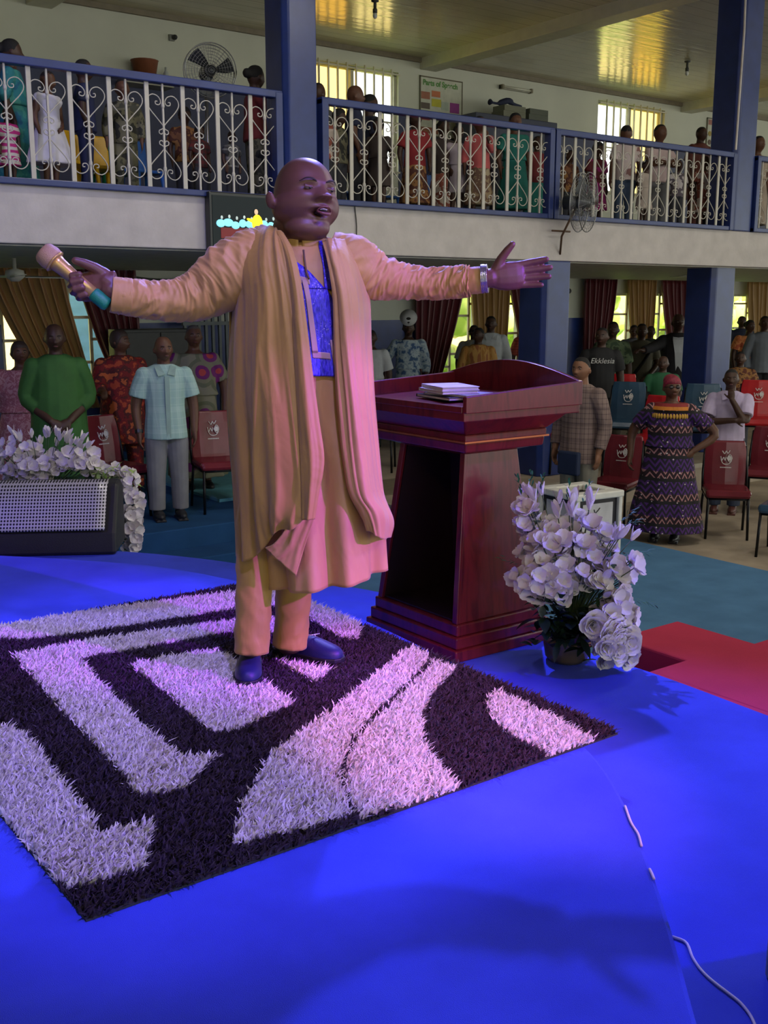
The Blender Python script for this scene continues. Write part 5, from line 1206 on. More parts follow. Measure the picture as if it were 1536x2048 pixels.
K(243, 158, 9.4, -20, 'child in camouflage clothes with dark braided hair', top='shirt', topm=m_print('camouflage', [(.05, .05, .03), (.13, .12, .07), (.02, .02, .015)], 16, 'noise'), botm=m_print('camouflage', [], 1), hair=('bun',), sk='mid', sleeve=.9)
K(368, 215, 10.2, -10, 'child in brown and dark red seated low behind the railing, left one', top='shirt', topm=m_print('brown_batik', [], 1), hair=('afro',))
K(398, 250, 9.6, 15, 'small child in dark red stripes low behind the railing, right one', top='shirt', topm=m_plaid('dark_red_stripe', (.15, .02, .02), (.03, .03, .03), 20, .4), hair=('afro',))
K(462, 262, 9.0, 10, 'little child in black and white low behind the railing before the standing fan pole', top='shirt', topm=m_plaid('black_white_kid', (.03, .03, .035), (.3, .3, .3), 14, .2))
K(508, 131, 9.3, 80, 'girl in a maroon top with a ponytail, in profile left of the blue pillar', top='shirt', topm=solid('maroon_top', (.16, .015, .02)), hair=('bun',), hyaw=20, botm=m_print('camouflage', [], 1), arms=('up', 'up'), sleeve=.6)
K(634, 166, 9.6, 0, 'person whose head just shows over the rail right of the left pillar', top='shirt', topm=solid('grey_kid', (.1, .1, .1)))
K(643, 210, 9.0, -30, 'child in a pale floral shirt right behind the rail beside the left pillar', top='shirt', topm=m_print('pale_floral', [(.55, .45, .38), (.3, .08, .05), (.6, .5, .42)], 14, 'noise'), sk='mid')
K(677, 218, 9.3, 30, 'child in a mottled grey top with the bright window behind', top='shirt', topm=m_print('camouflage', [], 1), hair=('afro',))
K(708, 171, 9.5, 60, 'tall boy with shaved head in dark blue before the bright window', top='shirt', topm=solid('dark_blue_kid', (.02, .025, .06)), hair=('none',), sk='mid')
K(738, 188, 9.95, 80, 'boy with short hair beside the tall shaved boy, before the bright window', top='shirt', topm=solid('dark_blue_kid', (.02, .025, .06)))
K(757, 236, 9.1, -60, 'small girl with ruffled hair outlined against the bright window', top='dress', bot=None, topm=solid('dark_brown_kid', (.05, .035, .03)), hair=('afro',), skirt_hem=.25)
K(830, 222, 9.3, -20, 'woman in a red top and patterned skirt left of the poster', top='shirt', topm=solid('red_top', (.25, .015, .02)), bot='skirt', botm=m_print('brown_batik', [], 1), hair=('wig',))
K(886, 238, 9.9, 0, 'child with a pink hair tie in dark clothes under the poster', top='shirt', topm=solid('dark_brown_kid', (.05, .035, .03)), hair=('bun',), bot='skirt', botm=m_print('pale_floral', [], 1))
K(916, 250, 9.2, -10, 'girl in a pale grey sleeveless dress behind the rail', top='dress', bot=None, topm=solid('pale_grey_dress', (.35, .3, .33)), sleeve=.1, skirt_hem=.25, hair=('bun',), flare=.12)
K(960, 232, 8.98, -50, 'girl in a coral pink top and brown patterned skirt, arms lowered', top='shirt', topm=solid('coral_pink', (.6, .12, .12)), bot='skirt', botm=m_print('beige_brown_skirt', [(.3, .22, .12), (.15, .08, .05), (.4, .32, .2)], 22, 'noise'), hair=('short',), sk='mid', hyaw=40, arms=('up', 'down'), sleeve=.8)
K(996, 282, 9.75, 0, 'small child in dark slate clothes right of the coral top', top='shirt', topm=solid('slate_kid', (.06, .06, .08)), botm=solid('slate_kid', (.06, .06, .08)))
K(1030, 226, 9.3, -20, 'woman in a long teal green dress with a pale patterned wrap over her shoulder', top='dress', bot=None, topm=solid('teal_green_dress', (.01, .16, .13)), girth=1.1, hair=('bun',), sk='mid')
K(1075, 272, 9.5, -10, 'child in a dark red top just left of the short blue post', top='shirt', topm=solid('maroon_top', (.16, .015, .02)), bot='skirt', botm=solid('teal_green_dress', (.01, .16, .13)))
K(1140, 300, 9.8, 0, 'child in brown seated behind the caged wall fan', top='shirt', topm=m_print('brown_batik', [], 1))
K(1196, 285, 9.6, 0, 'girl in magenta and dark red behind the caged wall fan', top='dress', bot=None, topm=m_print('magenta_print', [(.4, .02, .2), (.15, .02, .03)], 10, 'noise'), skirt_hem=.2, hair=('afro',))
K(1254, 250, 9.2, 20, 'boy in a white printed shirt and jeans facing away beside the upper window', top='shirt', topm=m_print('white_printed_shirt', [(.6, .5, .5), (.62, .52, .5), (.3, .15, .14)], 9, 'noise'), botm=solid('kid_jeans', (.05, .08, .14)), sk='mid', face2=0) if 0 else K(1254, 250, 9.2, 160, 'boy in a white printed shirt and jeans turned away beside the right upper window', top='shirt', topm=m_print('white_printed_shirt', [(.6, .5, .5), (.62, .52, .5), (.3, .15, .14)], 9, 'noise'), botm=solid('kid_jeans', (.05, .08, .14)), sk='mid')
K(1320, 249, 9.45, -10, 'boy in a pale pink shirt with folded arms facing the stage', top='shirt', topm=solid('pale_pink_shirt', (.6, .46, .45)), botm=solid('grey_trousers', (.19, .19, .20)), arms=('cross', 'cross'), sk='mid')
K(1291, 320, 9.0, 10, 'small girl in a pale dress between the two boys in light shirts', top='dress', bot=None, topm=solid('cream_dress', (.5, .42, .36)), skirt_hem=.25, hair=('bun',))
K(1357, 320, 8.95, -20, 'small child in a white patterned top low behind the rail', top='shirt', topm=m_print('white_black_print', [(.5, .48, .46), (.1, .08, .1), (.55, .5, .5)], 16, 'noise'))
K(1402, 254, 9.9, 0, 'boy in a maroon shirt left of the tall right pillar', top='shirt', topm=solid('brown_maroon', (.12, .03, .02)), botm=solid('brown_maroon', (.12, .03, .02)))
K(1410, 312, 9.25, -10, 'small child in a white top left of the tall right pillar', top='dress', bot=None, topm=m_print('pale_floral', [], 1), skirt_hem=.25)
K(1517, 272, 9.3, -10, 'person in a beige blouse right of the tall right pillar', top='dress', bot=None, topm=solid('beige_blouse', (.45, .36, .28)), sk='mid', girth=1.1)
# ================================================================== the man on the stage
GP = 3.65
def Q(x, y, o=0.0): return np.array(atg(x, y, GP+o))
BASE = np.array([1.87, 3.2, .0])
man = thing('person', 'bald man in a mustard robe standing on the shag rug, both arms stretched out wide', 'person', tuple(BASE))
def pb(mb, name, m, sm=True, bevel=0):
    return mb.build(name, m, man, sm, bevel, None) if 0 else _pb(mb, name, m, sm, bevel)
def _pb(mb, name, m, sm, bevel):
    mb.v = [(x-BASE[0], y-BASE[1], z-BASE[2]) for x, y, z in mb.v]; return mb.build(name, m, man, sm, bevel)
m_manskin = mat('man_skin', (.125, .055, .036), .44, var=.10, nscale=20, spec=.5, bump=.12, bscale=250, bdist=.002)
def m_cloth(name, c, rough=.62):
    t = NT(name); co = t.coords(); n = t.add('ShaderNodeTexNoise', Scale=5.0, Detail=4.0); t.link(co, n.inputs['Vector'])
    t.link(t.ramp(n.outputs[0], [(.3, tuple(q*.94 for q in c)), (.7, tuple(min(1, q*1.05) for q in c))]), t.b.inputs['Base Color'])
    t.b.inputs['Roughness'].default_value = rough; t.b.inputs['Sheen Weight'].default_value = .15
    n2 = t.add('ShaderNodeTexNoise', Scale=9.0, Detail=3.0, Distortion=.6); t.link(t.coords((1, 1, .55)), n2.inputs['Vector'])
    t.bump(n2.outputs[0], .45, .02); return t.m
m_robe = m_cloth('mustard_robe_cloth', (.38, .235, .036)); m_kaf = m_cloth('mustard_kaftan_cloth', (.46, .27, .07))
# --- body
b = MB()
HC = Q(610, 397, -.02); HS = .255; HR = Matrix.Rotation(radians(-2), 4, 'Z') @ Matrix.Rotation(radians(4), 4, 'Y') @ Matrix.Rotation(radians(-9), 4, 'X') @ Matrix.Diagonal((1.10, 1.05, 1, 1))
HM = Matrix.Translation(Vector(HC)) @ HR @ Matrix.Scale(HS, 4)
add_head(b, HM, 110, 90, mouth=1.0, jowl=1.0)
neck = [Q(590, 530, .05), Q(594, 500, .03), Q(599, 465, .01), Q(604, 440, .0), Q(606, 400, .02)]; b.tube(neck, [.11, .094, .092, .088, .07], 28)
b.ell(tuple(Q(614, 456, -.055)), (.078, .072, .045), 24, 16)
def row(cx, py, hw, dp, o=0, n=20):
    c = Q(cx, py, o); h = hw/588
    return [c+RT*(h*cos(a))+FH*(dp*sin(a)) for a in np.arange(n)*2*pi/n]
b.loft([row(600, 505, 60, .07), row(605, 540, 95, .10), row(605, 620, 90, .13), row(605, 720, 85, .14), row(605, 820, 85, .15), row(600, 900, 80, .13), row(595, 960, 70, .11)][::-1])
SR, SL = Q(505, 540), Q(700, 545)
RW = Q(222, 582, -.14); LW_ = Q(980, 556, .03)
limb(b, [SR, Q(390, 597, -.05), RW], [.06, .05, .036], 14, sub=14); limb(b, [SL, Q(850, 572, .08), LW_], [.06, .046, .031], 14, sub=14)
A1, A2 = Q(503, 1290, -.08), Q(585, 1285, .10)
limb(b, [Q(560, 940), Q(515, 1120, -.03), A1], [.07, .05, .040], 14, sub=12); limb(b, [Q(640, 940), Q(592, 1120, .06), A2], [.07, .05, .040], 14, sub=12)
t1, h1 = atz(494, 1366, .03), atz(503, 1310, .03); t2, h2 = atz(684, 1318, .03), atz(566, 1296, .03)
for h_, t_ in ((h1, t1), (h2, t2)):
    d = (t_-h_)/np.linalg.norm(t_-h_); b.tube([h_+d*.03, h_+d*.12, h_+d*.22], [.035, .034, .028], 12, roundcap=True)
b.tube([A1, (A1+h1)/2+np.array([0, 0, 0]), h1+(t1-h1)*.15], [.042, .038, .036], 12); b.tube([A2, (A2+h2)/2, h2+(t2-h2)*.15], [.042, .038, .036], 12)
# open left hand, palm to the photographer, thumb up
hd = RT*1+ZZ*.10+FH*.10; hand(b, LW_+RT*.0, hd, -FH*1+RT*.1, ZZ, .215, .09, .115, 10, .25, tuple(RT*.42+ZZ*.95-FH*.15), [.10, .06, .08, .12], tr=1.1, fw=1.1)
# right hand closed round the microphone
MA, MBt = Q(88, 505, -.17), Q(212, 608, -.17); ax = (MBt-MA)/np.linalg.norm(MBt-MA)
pm = MA+(MBt-MA)*.66
per_ = np.cross(ax, FH); per_ /= np.linalg.norm(per_)
if per_@RT > 0: per_ = -per_
dh = per_*.30-RT*.80; dh /= np.linalg.norm(dh)
wr = pm-dh*.084+FH*.036
hand(b, wr, dh, -FH+ZZ*.15, ZZ-RT*.3, .215, .95, .02, 10, .35, tuple(-RT*.75+ZZ*.55-FH*.35), [1.05, 1.05, 1.05, 1.03], tr=1.25, fw=1.15)
b.tube([RW, (RW+wr)/2+FH*.005, wr+dh*.02], [.036, .034, .032], 14, roundcap=True)
body = _pb(b, 'body', m_manskin, True, 0); remesh(body, .0034, 2, .45)
vg = body.vertex_groups.new(name='neck'); PV = getv(body); cc = Q(612, 466, -.05)-BASE
ww = np.exp(-.5*(np.linalg.norm((PV-cc)*np.array([1, 1, 1.5]), axis=1)/.06)**2)
for i in np.nonzero(ww > .08)[0]: vg.add([int(i)], float(min(1, ww[i]*1.3)), 'REPLACE')
q = body.modifiers.new('n', 'SMOOTH'); q.vertex_group = 'neck'; q.iterations = 60; q.factor = .7
# --- face details
def hp(mb, name, m): 
    mb.v = [tuple(HM @ Vector(v)) for v in mb.v]; return _pb(mb, name, m, True, 0)
m_lid = mat('man_eye_lid', (.10, .045, .028), .4)
for s in (-1, 1):
    hp(MB().ell((s*.148, -.352, .035), (.056, .030, .026), 16, 12), 'eye', m_white)
    hp(MB().ell((s*.148+.006, -.372, .028), (.022, .014, .020), 12, 8), 'iris', m_iris)
    G = []
    for i in range(7):
        el = -.42+i*.26
        G.append([(s*.148+.064*sin(a)*1.0, -.350-.036*cos(a)*cos(el*.9), .038+.033*sin(el)) for a in np.linspace(-1.35, 1.35, 13)])
    o = hp(MB().grid(G), 'eyelid', m_lid); o.modifiers.new('s', 'SOLIDIFY').thickness = .0012
    hp(MB().tube(catmull([(s*.062, -.398, .108), (s*.12, -.405, .136), (s*.19, -.375, .14), (s*.245, -.31, .108)], 12), [.006, .010, .012, .013, .013, .013, .012, .011, .010, .008, .006, .004], 8, flat=.5), 'eyebrow', mat('thin_eyebrow', (.02, .012, .01), .7))
m_lip = mat('man_lips', (.15, .05, .045), .3)
hp(MB().ell((0, -.36, -.269), (.072, .10, .030), 18, 12), 'mouth_cavity', mat('mouth_dark', (.012, .003, .004), .5))
hp(MB().tube(catmull([(-.095, -.425, -.267), (-.05, -.478, -.234), (-.012, -.496, -.227), (0, -.494, -.230), (.012, -.496, -.227), (.05, -.478, -.234), (.095, -.425, -.267)], 26), [.006]+[.010+.008*sin(pi*i/23) for i in range(24)]+[.006], 10), 'upper_lip', m_lip)
hp(MB().tube(catmull([(-.092, -.425, -.272), (-.05, -.468, -.306), (0, -.486, -.314), (.05, -.468, -.306), (.092, -.425, -.272)], 26), [.006]+[.012+.011*sin(pi*i/23) for i in range(24)]+[.006], 10), 'lower_lip', m_lip)
b = MB()
for i in range(6): b.box((-.04+i*.016, -.435+abs(i-2.5)*.004, -.244), (.0145, .012, .018))
hp(b, 'teeth', mat('teeth', (.5, .46, .4), .3))
hp(MB().tube([(.30, -.05, -.08), (.31, -.16, -.15), (.27, -.27, -.19)], .006, 6), 'headset_wire', mat('dark_cable', (.06, .06, .05), .6))
# --- microphone (held : a thing of its own)
mic = thing('microphone', 'gold microphone with a tan head and green lower end held in the man\'s right hand', 'microphone', tuple(MA)); 
def mb_(mb, n, m): mb.v = [tuple(np.array(v)-MA) for v in mb.v]; return mb.build(n, m, mic, True)
P = lambda t: MA+(MBt-MA)*t
mb_(MB().tube([P(.16), P(.24), P(.45), P(.80)], [.031, .026, .022, .020], 24), 'handle', mat('gold_mic_body', (.62, .42, .13), .3, .6))
mb_(MB().tube([P(-.04), P(-.03), P(.0), P(.10), P(.17), P(.185)], [.020, .030, .036, .040, .037, .03], 24), 'head', mat('tan_mic_head', (.42, .27, .14), .6, bump=.5, bscale=300))
mb_(MB().tube([P(.165), P(.18)], [.039, .039], 24), 'ring', mat('gold_mic_body', (.62, .42, .13), .3, .6))
mb_(MB().tube([P(.79), P(.81), P(1.0), P(1.03), P(1.04)], [.020, .023, .023, .019, .01], 24), 'green_end', mat('green_mic_cap', (.01, .22, .11), .45, bump=.3, bscale=300))
# --- trousers
def wrinkle_tube(pts, rad, nu, nv, amp, fu, name, m, slant=1.2, sq=1.0, seed=0, close=False):
    P = catmull(pts, nu); R = np.interp(np.linspace(0, 1, nu), np.linspace(0, 1, len(rad)), rad); rings = []; u = None
    for i in range(nu):
        d = P[min(i+1, nu-1)]-P[max(0, i-1)]; d /= np.linalg.norm(d)
        a = ZZ if u is None and abs(d[2]) < .8 else (RT if u is None else u); u = a-d*(a@d); u /= np.linalg.norm(u); w = np.cross(d, u); r = []
        for j in range(nv):
            t = j*2*pi/nv; x = i/nu
            nz = mnoise.noise(Vector((x*fu+slant*sin(t+seed), cos(t)*.9+seed, sin(t)*.9))); nz2 = mnoise.noise(Vector((x*fu*2.3+slant*1.6*sin(t*1.0+seed+1), cos(t)*1.2, seed+sin(t)*1.2)))
            rr = R[i]+amp*((1-abs(nz)*2.4)+.45*(1-abs(nz2)*2.4)-.8)
            r.append(P[i]+u*cos(t)*rr+w*sin(t)*rr*sq)
        rings.append(r)
    b = MB().loft(rings, close); o = _pb(b, name, m, True, 0); q = o.modifiers.new('s', 'SOLIDIFY'); q.thickness = .003; return o
o1 = wrinkle_tube([Q(503, 1303, -.085), Q(506, 1230, -.075), Q(510, 1150, -.06), Q(515, 1050, -.03), Q(530, 960, 0)], [.062, .063, .067, .072, .085], 60, 40, .004, 5, 'trouser_leg', m_robe, .8, 1, 1)
o2 = wrinkle_tube([Q(580, 1291, .10), Q(585, 1230, .10), Q(588, 1150, .08), Q(595, 1050, .05), Q(610, 960, 0)], [.064, .064, .066, .070, .085], 60, 40, .004, 5, 'trouser_leg', m_robe, .8, 1, 4)
# --- shoes
m_shoe = mat('blue_velvet_shoe', (.002, .005, .06), .5, sheen=.1, bump=.15, bscale=300); m_sole = mat('black_sole', (.01, .01, .012), .5)
for (hh_, tt_) in ((h1, t1), (h2, t2)):
    d = tt_-hh_; d[2] = 0; d /= np.linalg.norm(d); s = np.cross(d, ZZ); o_ = tt_-d*.295; o_[2] = .018
    b = MB(); rings = []
    for t, w, h in ((0, .020, .045), (.02, .032, .062), (.07, .038, .068), (.12, .040, .070), (.17, .046, .066), (.21, .050, .055), (.25, .047, .045), (.28, .034, .036), (.295, .014, .022)):
        c = o_+d*t; rings.append([c+s*(w*cos(a))+ZZ*(.016+max(0, sin(a))**.8*h if sin(a) > 0 else .010) for a in np.arange(20)*2*pi/20])
    o = _pb(b.loft(rings), 'shoe', m_shoe, True, 0); q = o.modifiers.new('s', 'SUBSURF'); q.levels = 1; q.render_levels = 1
    b = MB(); rings = []
    for t, w in ((-.004, .02), (.02, .036), (.07, .042), (.14, .044), (.20, .053), (.25, .051), (.285, .036), (.300, .014)):
        c = o_+d*t; rings.append([c+s*(w*x)+ZZ*z for x, z in ((-1, 0), (1, 0), (1, .018), (-1, .018))])
    so = _pb(b.loft(rings), 'sole', m_sole, False, .003); so.parent = o
    b = MB(); c = o_+d*.175+ZZ*.088; b.tube([c-s*.018+d*.012, c+s*.004, c+s*.02-d*.012], .0022, 6); b.tube([c+s*.004, c+s*.014+d*.014], .0022, 6)
    q = _pb(b, 'silver_emblem', mat('silver_emblem', (.7, .68, .62), .3, .7), True, 0); q.parent = o
# --- kaftan
KR = [(487, 562, 664, .10, .03), (510, 528, 700, .125, .02), (540, 505, 722, .15, .01), (600, 495, 735, .17, 0), (700, 490, 740, .185, 0), (800, 492, 746, .195, 0), (900, 505, 755, .20, 0), (1000, 520, 764, .20, 0), (1080, 530, 769, .20, 0), (1150, 538, 773, .20, 0)]
KY = np.array([r[0] for r in KR], float); KA = np.array([r[1:] for r in KR], float)
def kf(py): return [np.interp(py, KY, KA[:, i]) for i in range(4)]
def kfold(a, py):
    v = np.clip((py-640)/520, 0, 1.05); f = 0
    f += .030*v*cos(7*a+.9)+.014*v*cos(13*a+2.2+v)
    f += .006*mnoise.noise(Vector((cos(a)*3, sin(a)*3, py*.012)))
    return f
def kpoint(a, py):
    xl, xr, dp, o = kf(py); c = Q((xl+xr)/2, py, o); hw = (xr-xl)/2/588*1.0; f = kfold(a, py)
    return c+RT*((hw+f*.5)*cos(a))+FH*((dp+f)*sin(a))
rings = []
NA = 180
for i in range(100):
    t = i/99; py = 487+t*(1150-487)
    r = []
    for j in range(NA):
        a = j*2*pi/NA; yy = py+(18*cos(a+pi)*max(0, t-.75)*4*.9 if t > .75 else 0)
        r.append(kpoint(a, min(yy, 1172)))
    rings.append(r)
b = MB().loft(rings, False); o = _pb(b, 'kaftan', m_kaf, True, 0); o.modifiers.new('s', 'SOLIDIFY').thickness = .003
# stand-up neck band with its slit
b = MB(); rg = []
for z in np.linspace(0, 1, 6):
    rg.append([Q(606-z*2, 505-z*27, .02-.01*z)+RT*((.098-.014*z)*cos(a))+FH*((.112-.020*z)*sin(a)) for a in np.linspace(-pi/2+.07, 1.5*pi-.07, 60)])
o = _pb(MB().loft(rg, False, 0, False), 'neck_band', m_kaf, True, 0); o.modifiers.new('s', 'SOLIDIFY').thickness = .004
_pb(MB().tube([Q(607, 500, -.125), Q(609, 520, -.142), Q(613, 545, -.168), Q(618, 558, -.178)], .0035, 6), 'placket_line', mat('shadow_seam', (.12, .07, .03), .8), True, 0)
# --- embroidery
def front(px, py, lift=.006):
    xl, xr, dp, o = kf(py); c = (xl+xr)/2; hw = (xr-xl)/2; u = np.clip((px-c)/hw, -.98, .98); a = -np.arccos(u)
    f = kfold(a, py); return Q(px, py, o-(dp+f)*sqrt(1-u*u)-lift)
t = NT('royal_blue_embroidery'); co = t.coords((1, 1, .35)); n = t.add('ShaderNodeTexNoise', Scale=160.0, Detail=2.0); t.link(co, n.inputs['Vector'])
v = t.add('ShaderNodeTexVoronoi', Scale=170.0); t.link(t.coords(), v.inputs['Vector']); w_ = t.math('LESS_THAN', v.outputs['Distance'], .17); n3 = t.add('ShaderNodeTexNoise', Scale=14.0); t.link(t.coords(), n3.inputs['Vector']); w_ = t.math('MULTIPLY', w_, t.math('GREATER_THAN', n3.outputs[0], .52))
c1 = t.ramp(n.outputs[0], [(.35, (.02, .012, .30)), (.65, (.07, .045, .62))]); t.link(t.mix(w_, c1, (.65, .55, .9)), t.b.inputs['Base Color']); t.link(w_, t.b.inputs['Metallic']); t.b.inputs['Roughness'].default_value = .4; t.bump(n.outputs[0], .6, .004)
m_emb = t.m
def band(L, Rr, name, m, lift, ny=40, nx=8, parent=None):
    L = catmull(L, ny); Rr = catmull(Rr, ny); G = [[front(*(L[i]+(Rr[i]-L[i])*j/(nx-1)), lift) for j in range(nx)] for i in range(ny)]
    o = _pb(MB().grid(G), name, m, True, 0); o.modifiers.new('s', 'SOLIDIFY').thickness = .004
    if parent: o.parent = parent
    return o
e1 = band([(580, 560), (596, 576), (606, 640), (614, 700), (624, 752)], [(652, 576), (665, 602), (674, 662), (675, 719), (669, 753)], 'embroidered_panel', m_emb, .008, 60, 24)
e2 = band([(552, 470), (560, 510), (576, 545), (590, 578)], [(563, 488), (583, 516), (618, 543), (650, 578)], 'embroidered_collar', m_emb, .010)
e3 = band([(637, 482), (638, 498), (645, 530), (649, 578)], [(649, 480), (659, 506), (666, 540), (668, 580)], 'embroidered_collar', m_emb, .010)
m_inl = mat('mauve_inlay', (.42, .27, .24), .6)
band([(604, 560), (612, 600), (618, 650), (624, 704)], [(614, 558), (622, 600), (629, 650), (636, 704)], 'inlay_strip', m_inl, .014, parent=e1)
band([(624, 703), (640, 704), (652, 705), (660, 706)], [(626, 716), (642, 717), (654, 718), (662, 719)], 'inlay_strip', m_inl, .014, parent=e1)
band([(598, 552), (604, 553), (612, 555), (619, 558)], [(600, 566), (606, 566), (613, 567), (620, 569)], 'inlay_strip', m_inl, .016, parent=e1)
band([(660, 680), (662, 695), (664, 710), (668, 730)], [(664, 680), (667, 695), (670, 710), (671, 730)], 'inlay_strip', m_inl, .014, parent=e1)
# --- robe : draped sheets
def sheet(rows, name, m, amp=.014, fu=5.0, seed=0, nu=110, nv=60, thick=.004, parent=None, grow=1.0):
    """rows: list of rows of (px, py, off); folds run down the sheet"""
    A = np.array([[Q(*c) for c in r] for r in rows]); nr, nc, _ = A.shape
    A2 = np.stack([catmull(A[i], nv) for i in range(nr)]); A3 = np.stack([catmull(A2[:, j], nu) for j in range(nv)], 1)
    du = np.gradient(A3, axis=1); dv = np.gradient(A3, axis=0); N = np.cross(du, dv); N /= np.linalg.norm(N, axis=2, keepdims=True)+1e-9
    if (N.mean((0, 1))@FH) > 0: N = -N
    for i in range(nu):
        v = i/(nu-1)
        for j in range(nv):
            u = j/(nv-1); e = min(1, 6*u+.25)*min(1, 6*(1-u)+.25)
            f = (1-2.2*abs(mnoise.noise(Vector((u*fu+.25*sin(v*2+seed), v*.9+seed*3.1, seed)))))-.5
            g = (1-2.2*abs(mnoise.noise(Vector((u*fu*1.9-v*1.4+seed, v*2.2, seed+7)))))-.5
            A3[i, j] += N[i, j]*amp*(f+.35*g)*e*(.45+.55*v*grow)
    o = _pb(MB().grid([list(r) for r in A3]), name, m, True, 0); s_ = o.modifiers.new('s', 'SOLIDIFY'); s_.thickness = thick; s_.offset = 0
    if parent: o.parent = parent
    return o
rowsA = [[(503, 462, .06), (516, 455, .02), (530, 452, -.02), (543, 454, -.05), (554, 459, -.07), (562, 466, -.08)],
 [(480, 486, .04), (497, 478, -.05), (516, 472, -.09), (535, 474, -.12), (553, 478, -.14), (569, 486, -.14)],
 [(464, 530, .02), (483, 528, -.10), (506, 525, -.15), (533, 525, -.18), (560, 525, -.20), (581, 528, -.19)],
 [(466, 600, .0), (485, 600, -.12), (510, 600, -.19), (540, 600, -.22), (571, 600, -.235), (598, 600, -.22)],
 [(458, 700, .0), (480, 700, -.14), (508, 700, -.21), (540, 700, -.24), (580, 700, -.255), (611, 700, -.24)],
 [(454, 800, .0), (476, 800, -.15), (508, 800, -.22), (545, 800, -.26), (590, 800, -.27), (620, 800, -.25)],
 [(460, 900, .0), (480, 900, -.15), (510, 900, -.22), (550, 900, -.27), (598, 900, -.28), (631, 900, -.26)],
 [(467, 980, .0), (486, 985, -.15), (514, 985, -.22), (553, 985, -.27), (600, 980, -.28), (634, 975, -.26)],
 [(471, 1050, .0), (490, 1050, -.14), (518, 1045, -.21), (550, 1035, -.26), (588, 1030, -.28), (622, 1018, -.27)],
 [(474, 1112, .0), (492, 1122, -.13), (526, 1098, -.19), (553, 1062, -.24), (583, 1058, -.27), (606, 1034, -.27)]]
robe = sheet(rowsA, 'robe_right_panel', m_robe, .020, 5.0, 1, 130, 80)
rowsB = [[(548, 463, -.08), (557, 461, -.10), (566, 466, -.10)], [(564, 500, -.17), (575, 500, -.19), (586, 503, -.18)], [(577, 560, -.22), (588, 560, -.245), (601, 562, -.235)], [(584, 640, -.25), (597, 640, -.275), (612, 640, -.265)],
 [(590, 740, -.27), (606, 740, -.295), (624, 740, -.28)], [(596, 840, -.28), (616, 840, -.31), (638, 840, -.295)], [(601, 920, -.29), (624, 920, -.315), (648, 920, -.30)], [(603, 990, -.29), (620, 990, -.315), (637, 990, -.30)], [(604, 1040, -.29), (616, 1040, -.31), (630, 1038, -.30)]]
sheet(rowsB, 'robe_facing', m_robe, .006, 2.5, 3, 120, 24, parent=None)
rowsC = [[(600, 985, -.27), (620, 975, -.275), (640, 962, -.265)], [(575, 1050, -.26), (600, 1045, -.265), (630, 1030, -.26)], [(550, 1085, -.24), (580, 1095, -.245), (612, 1085, -.24)], [(531, 1095, -.22), (556, 1120, -.225), (592, 1152, -.225)]]
sheet(rowsC, 'robe_corner_flap', m_kaf, .008, 2.5, 5, 50, 30)
rowsD = [[(644, 482, -.07), (662, 479, -.08), (684, 480, -.06), (703, 484, .04)], [(652, 510, -.16), (668, 508, -.17), (693, 508, -.12), (716, 515, .02)],
 [(660, 550, -.19), (678, 550, -.20), (704, 550, -.16), (731, 555, .0)], [(666, 600, -.20), (685, 600, -.22), (711, 600, -.18), (740, 602, -.01)], [(668, 700, -.21), (690, 700, -.235), (716, 700, -.19), (743, 700, .0)],
 [(673, 800, -.215), (698, 800, -.245), (724, 800, -.20), (748, 800, .0)], [(683, 900, -.215), (706, 900, -.25), (733, 900, -.20), (757, 900, .0)], [(696, 980, -.21), (718, 985, -.25), (743, 990, -.20), (767, 985, .0)],
 [(716, 1020, -.20), (738, 1025, -.24), (764, 1030, -.19), (786, 1040, .0)], [(734, 1052, -.19), (748, 1068, -.22), (764, 1078, -.18), (781, 1072, .0)]]
sheet(rowsD, 'robe_left_panel', m_kaf, .018, 3.6, 9, 130, 60)
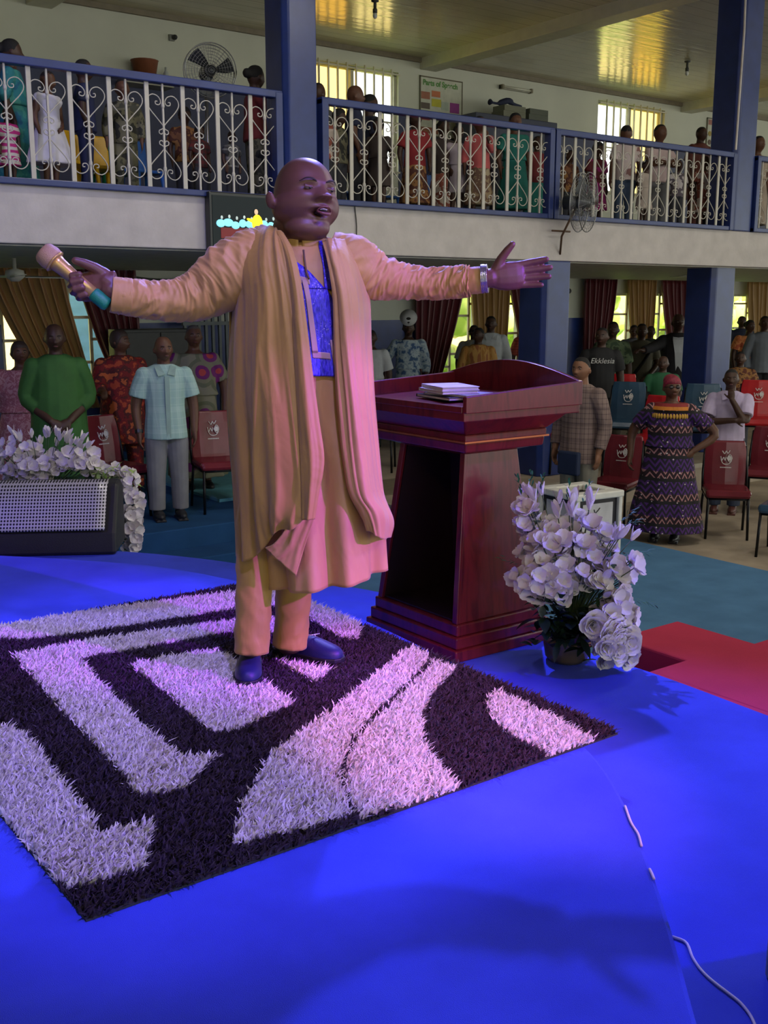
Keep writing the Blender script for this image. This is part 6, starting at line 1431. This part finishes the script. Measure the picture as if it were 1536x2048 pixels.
rowsE = [[(503, 462, .06), (560, 462, .13), (610, 470, .15), (655, 474, .13), (703, 484, .04)], [(464, 530, .02), (530, 530, .19), (600, 530, .22), (670, 540, .18), (731, 555, .0)],
 [(458, 700, .0), (520, 700, .22), (600, 700, .26), (690, 700, .22), (743, 700, .0)], [(454, 800, 0), (510, 800, .24), (600, 800, .28), (700, 800, .24), (748, 800, 0)], [(460, 900, 0), (510, 900, .25), (600, 900, .30), (700, 900, .25), (757, 900, 0)],
 [(467, 980, 0), (515, 980, .25), (600, 980, .30), (710, 980, .25), (767, 985, 0)], [(474, 1112, 0), (515, 1095, .25), (600, 1085, .30), (710, 1075, .25), (781, 1072, 0)]]
sheet(rowsE, 'robe_back', m_robe, .02, 6.0, 12, 90, 90)
# sleeves
wrinkle_tube([Q(545, 500, .0), Q(505, 522, -.02), Q(460, 550, -.035), Q(420, 578, -.045), Q(385, 595, -.06), Q(345, 601, -.08), Q(300, 600, -.10), Q(258, 594, -.125), Q(224, 590, -.14)], [.085, .105, .110, .092, .078, .068, .062, .058, .056], 230, 72, .0075, 15, 'sleeve', m_kaf, 1.3, .95, 2)
wrinkle_tube([Q(262, 594, -.122), Q(243, 592, -.132), Q(222, 589, -.142)], [.060, .059, .058], 20, 60, .001, 3, 'cuff', m_kaf, .3, .95, 2)
wrinkle_tube([Q(655, 512, .0), Q(700, 528, .0), Q(735, 547, .015), Q(770, 556, .03), Q(810, 563, .05), Q(850, 567, .06), Q(890, 566, .06), Q(925, 563, .05), Q(940, 562, .045)], [.08, .098, .090, .074, .060, .055, .054, .054, .051], 230, 72, .0065, 15, 'sleeve', m_kaf, 1.1, .95, 5)
wrinkle_tube([Q(925, 563, .05), Q(950, 561, .04), Q(969, 559, .035)], [.046, .046, .044], 24, 48, .0015, 4, 'cuff', m_kaf, .4, .95, 3)
# wristwatch
c0, c1 = Q(963, 558, .036), Q(976, 557, .032)
wt = thing('wristwatch', 'silver bracelet wristwatch on the outstretched left wrist', 'watch', tuple(c0)) if 0 else None
b = MB(); dd = (c1-c0); 
for i in range(5): b.tube([c0+dd*(i/5+.01), c0+dd*(i/5+.17)], .0485, 28)
_pb(b, 'wristwatch', mat('steel_bracelet', (.6, .6, .62), .25, .9), False, .001)
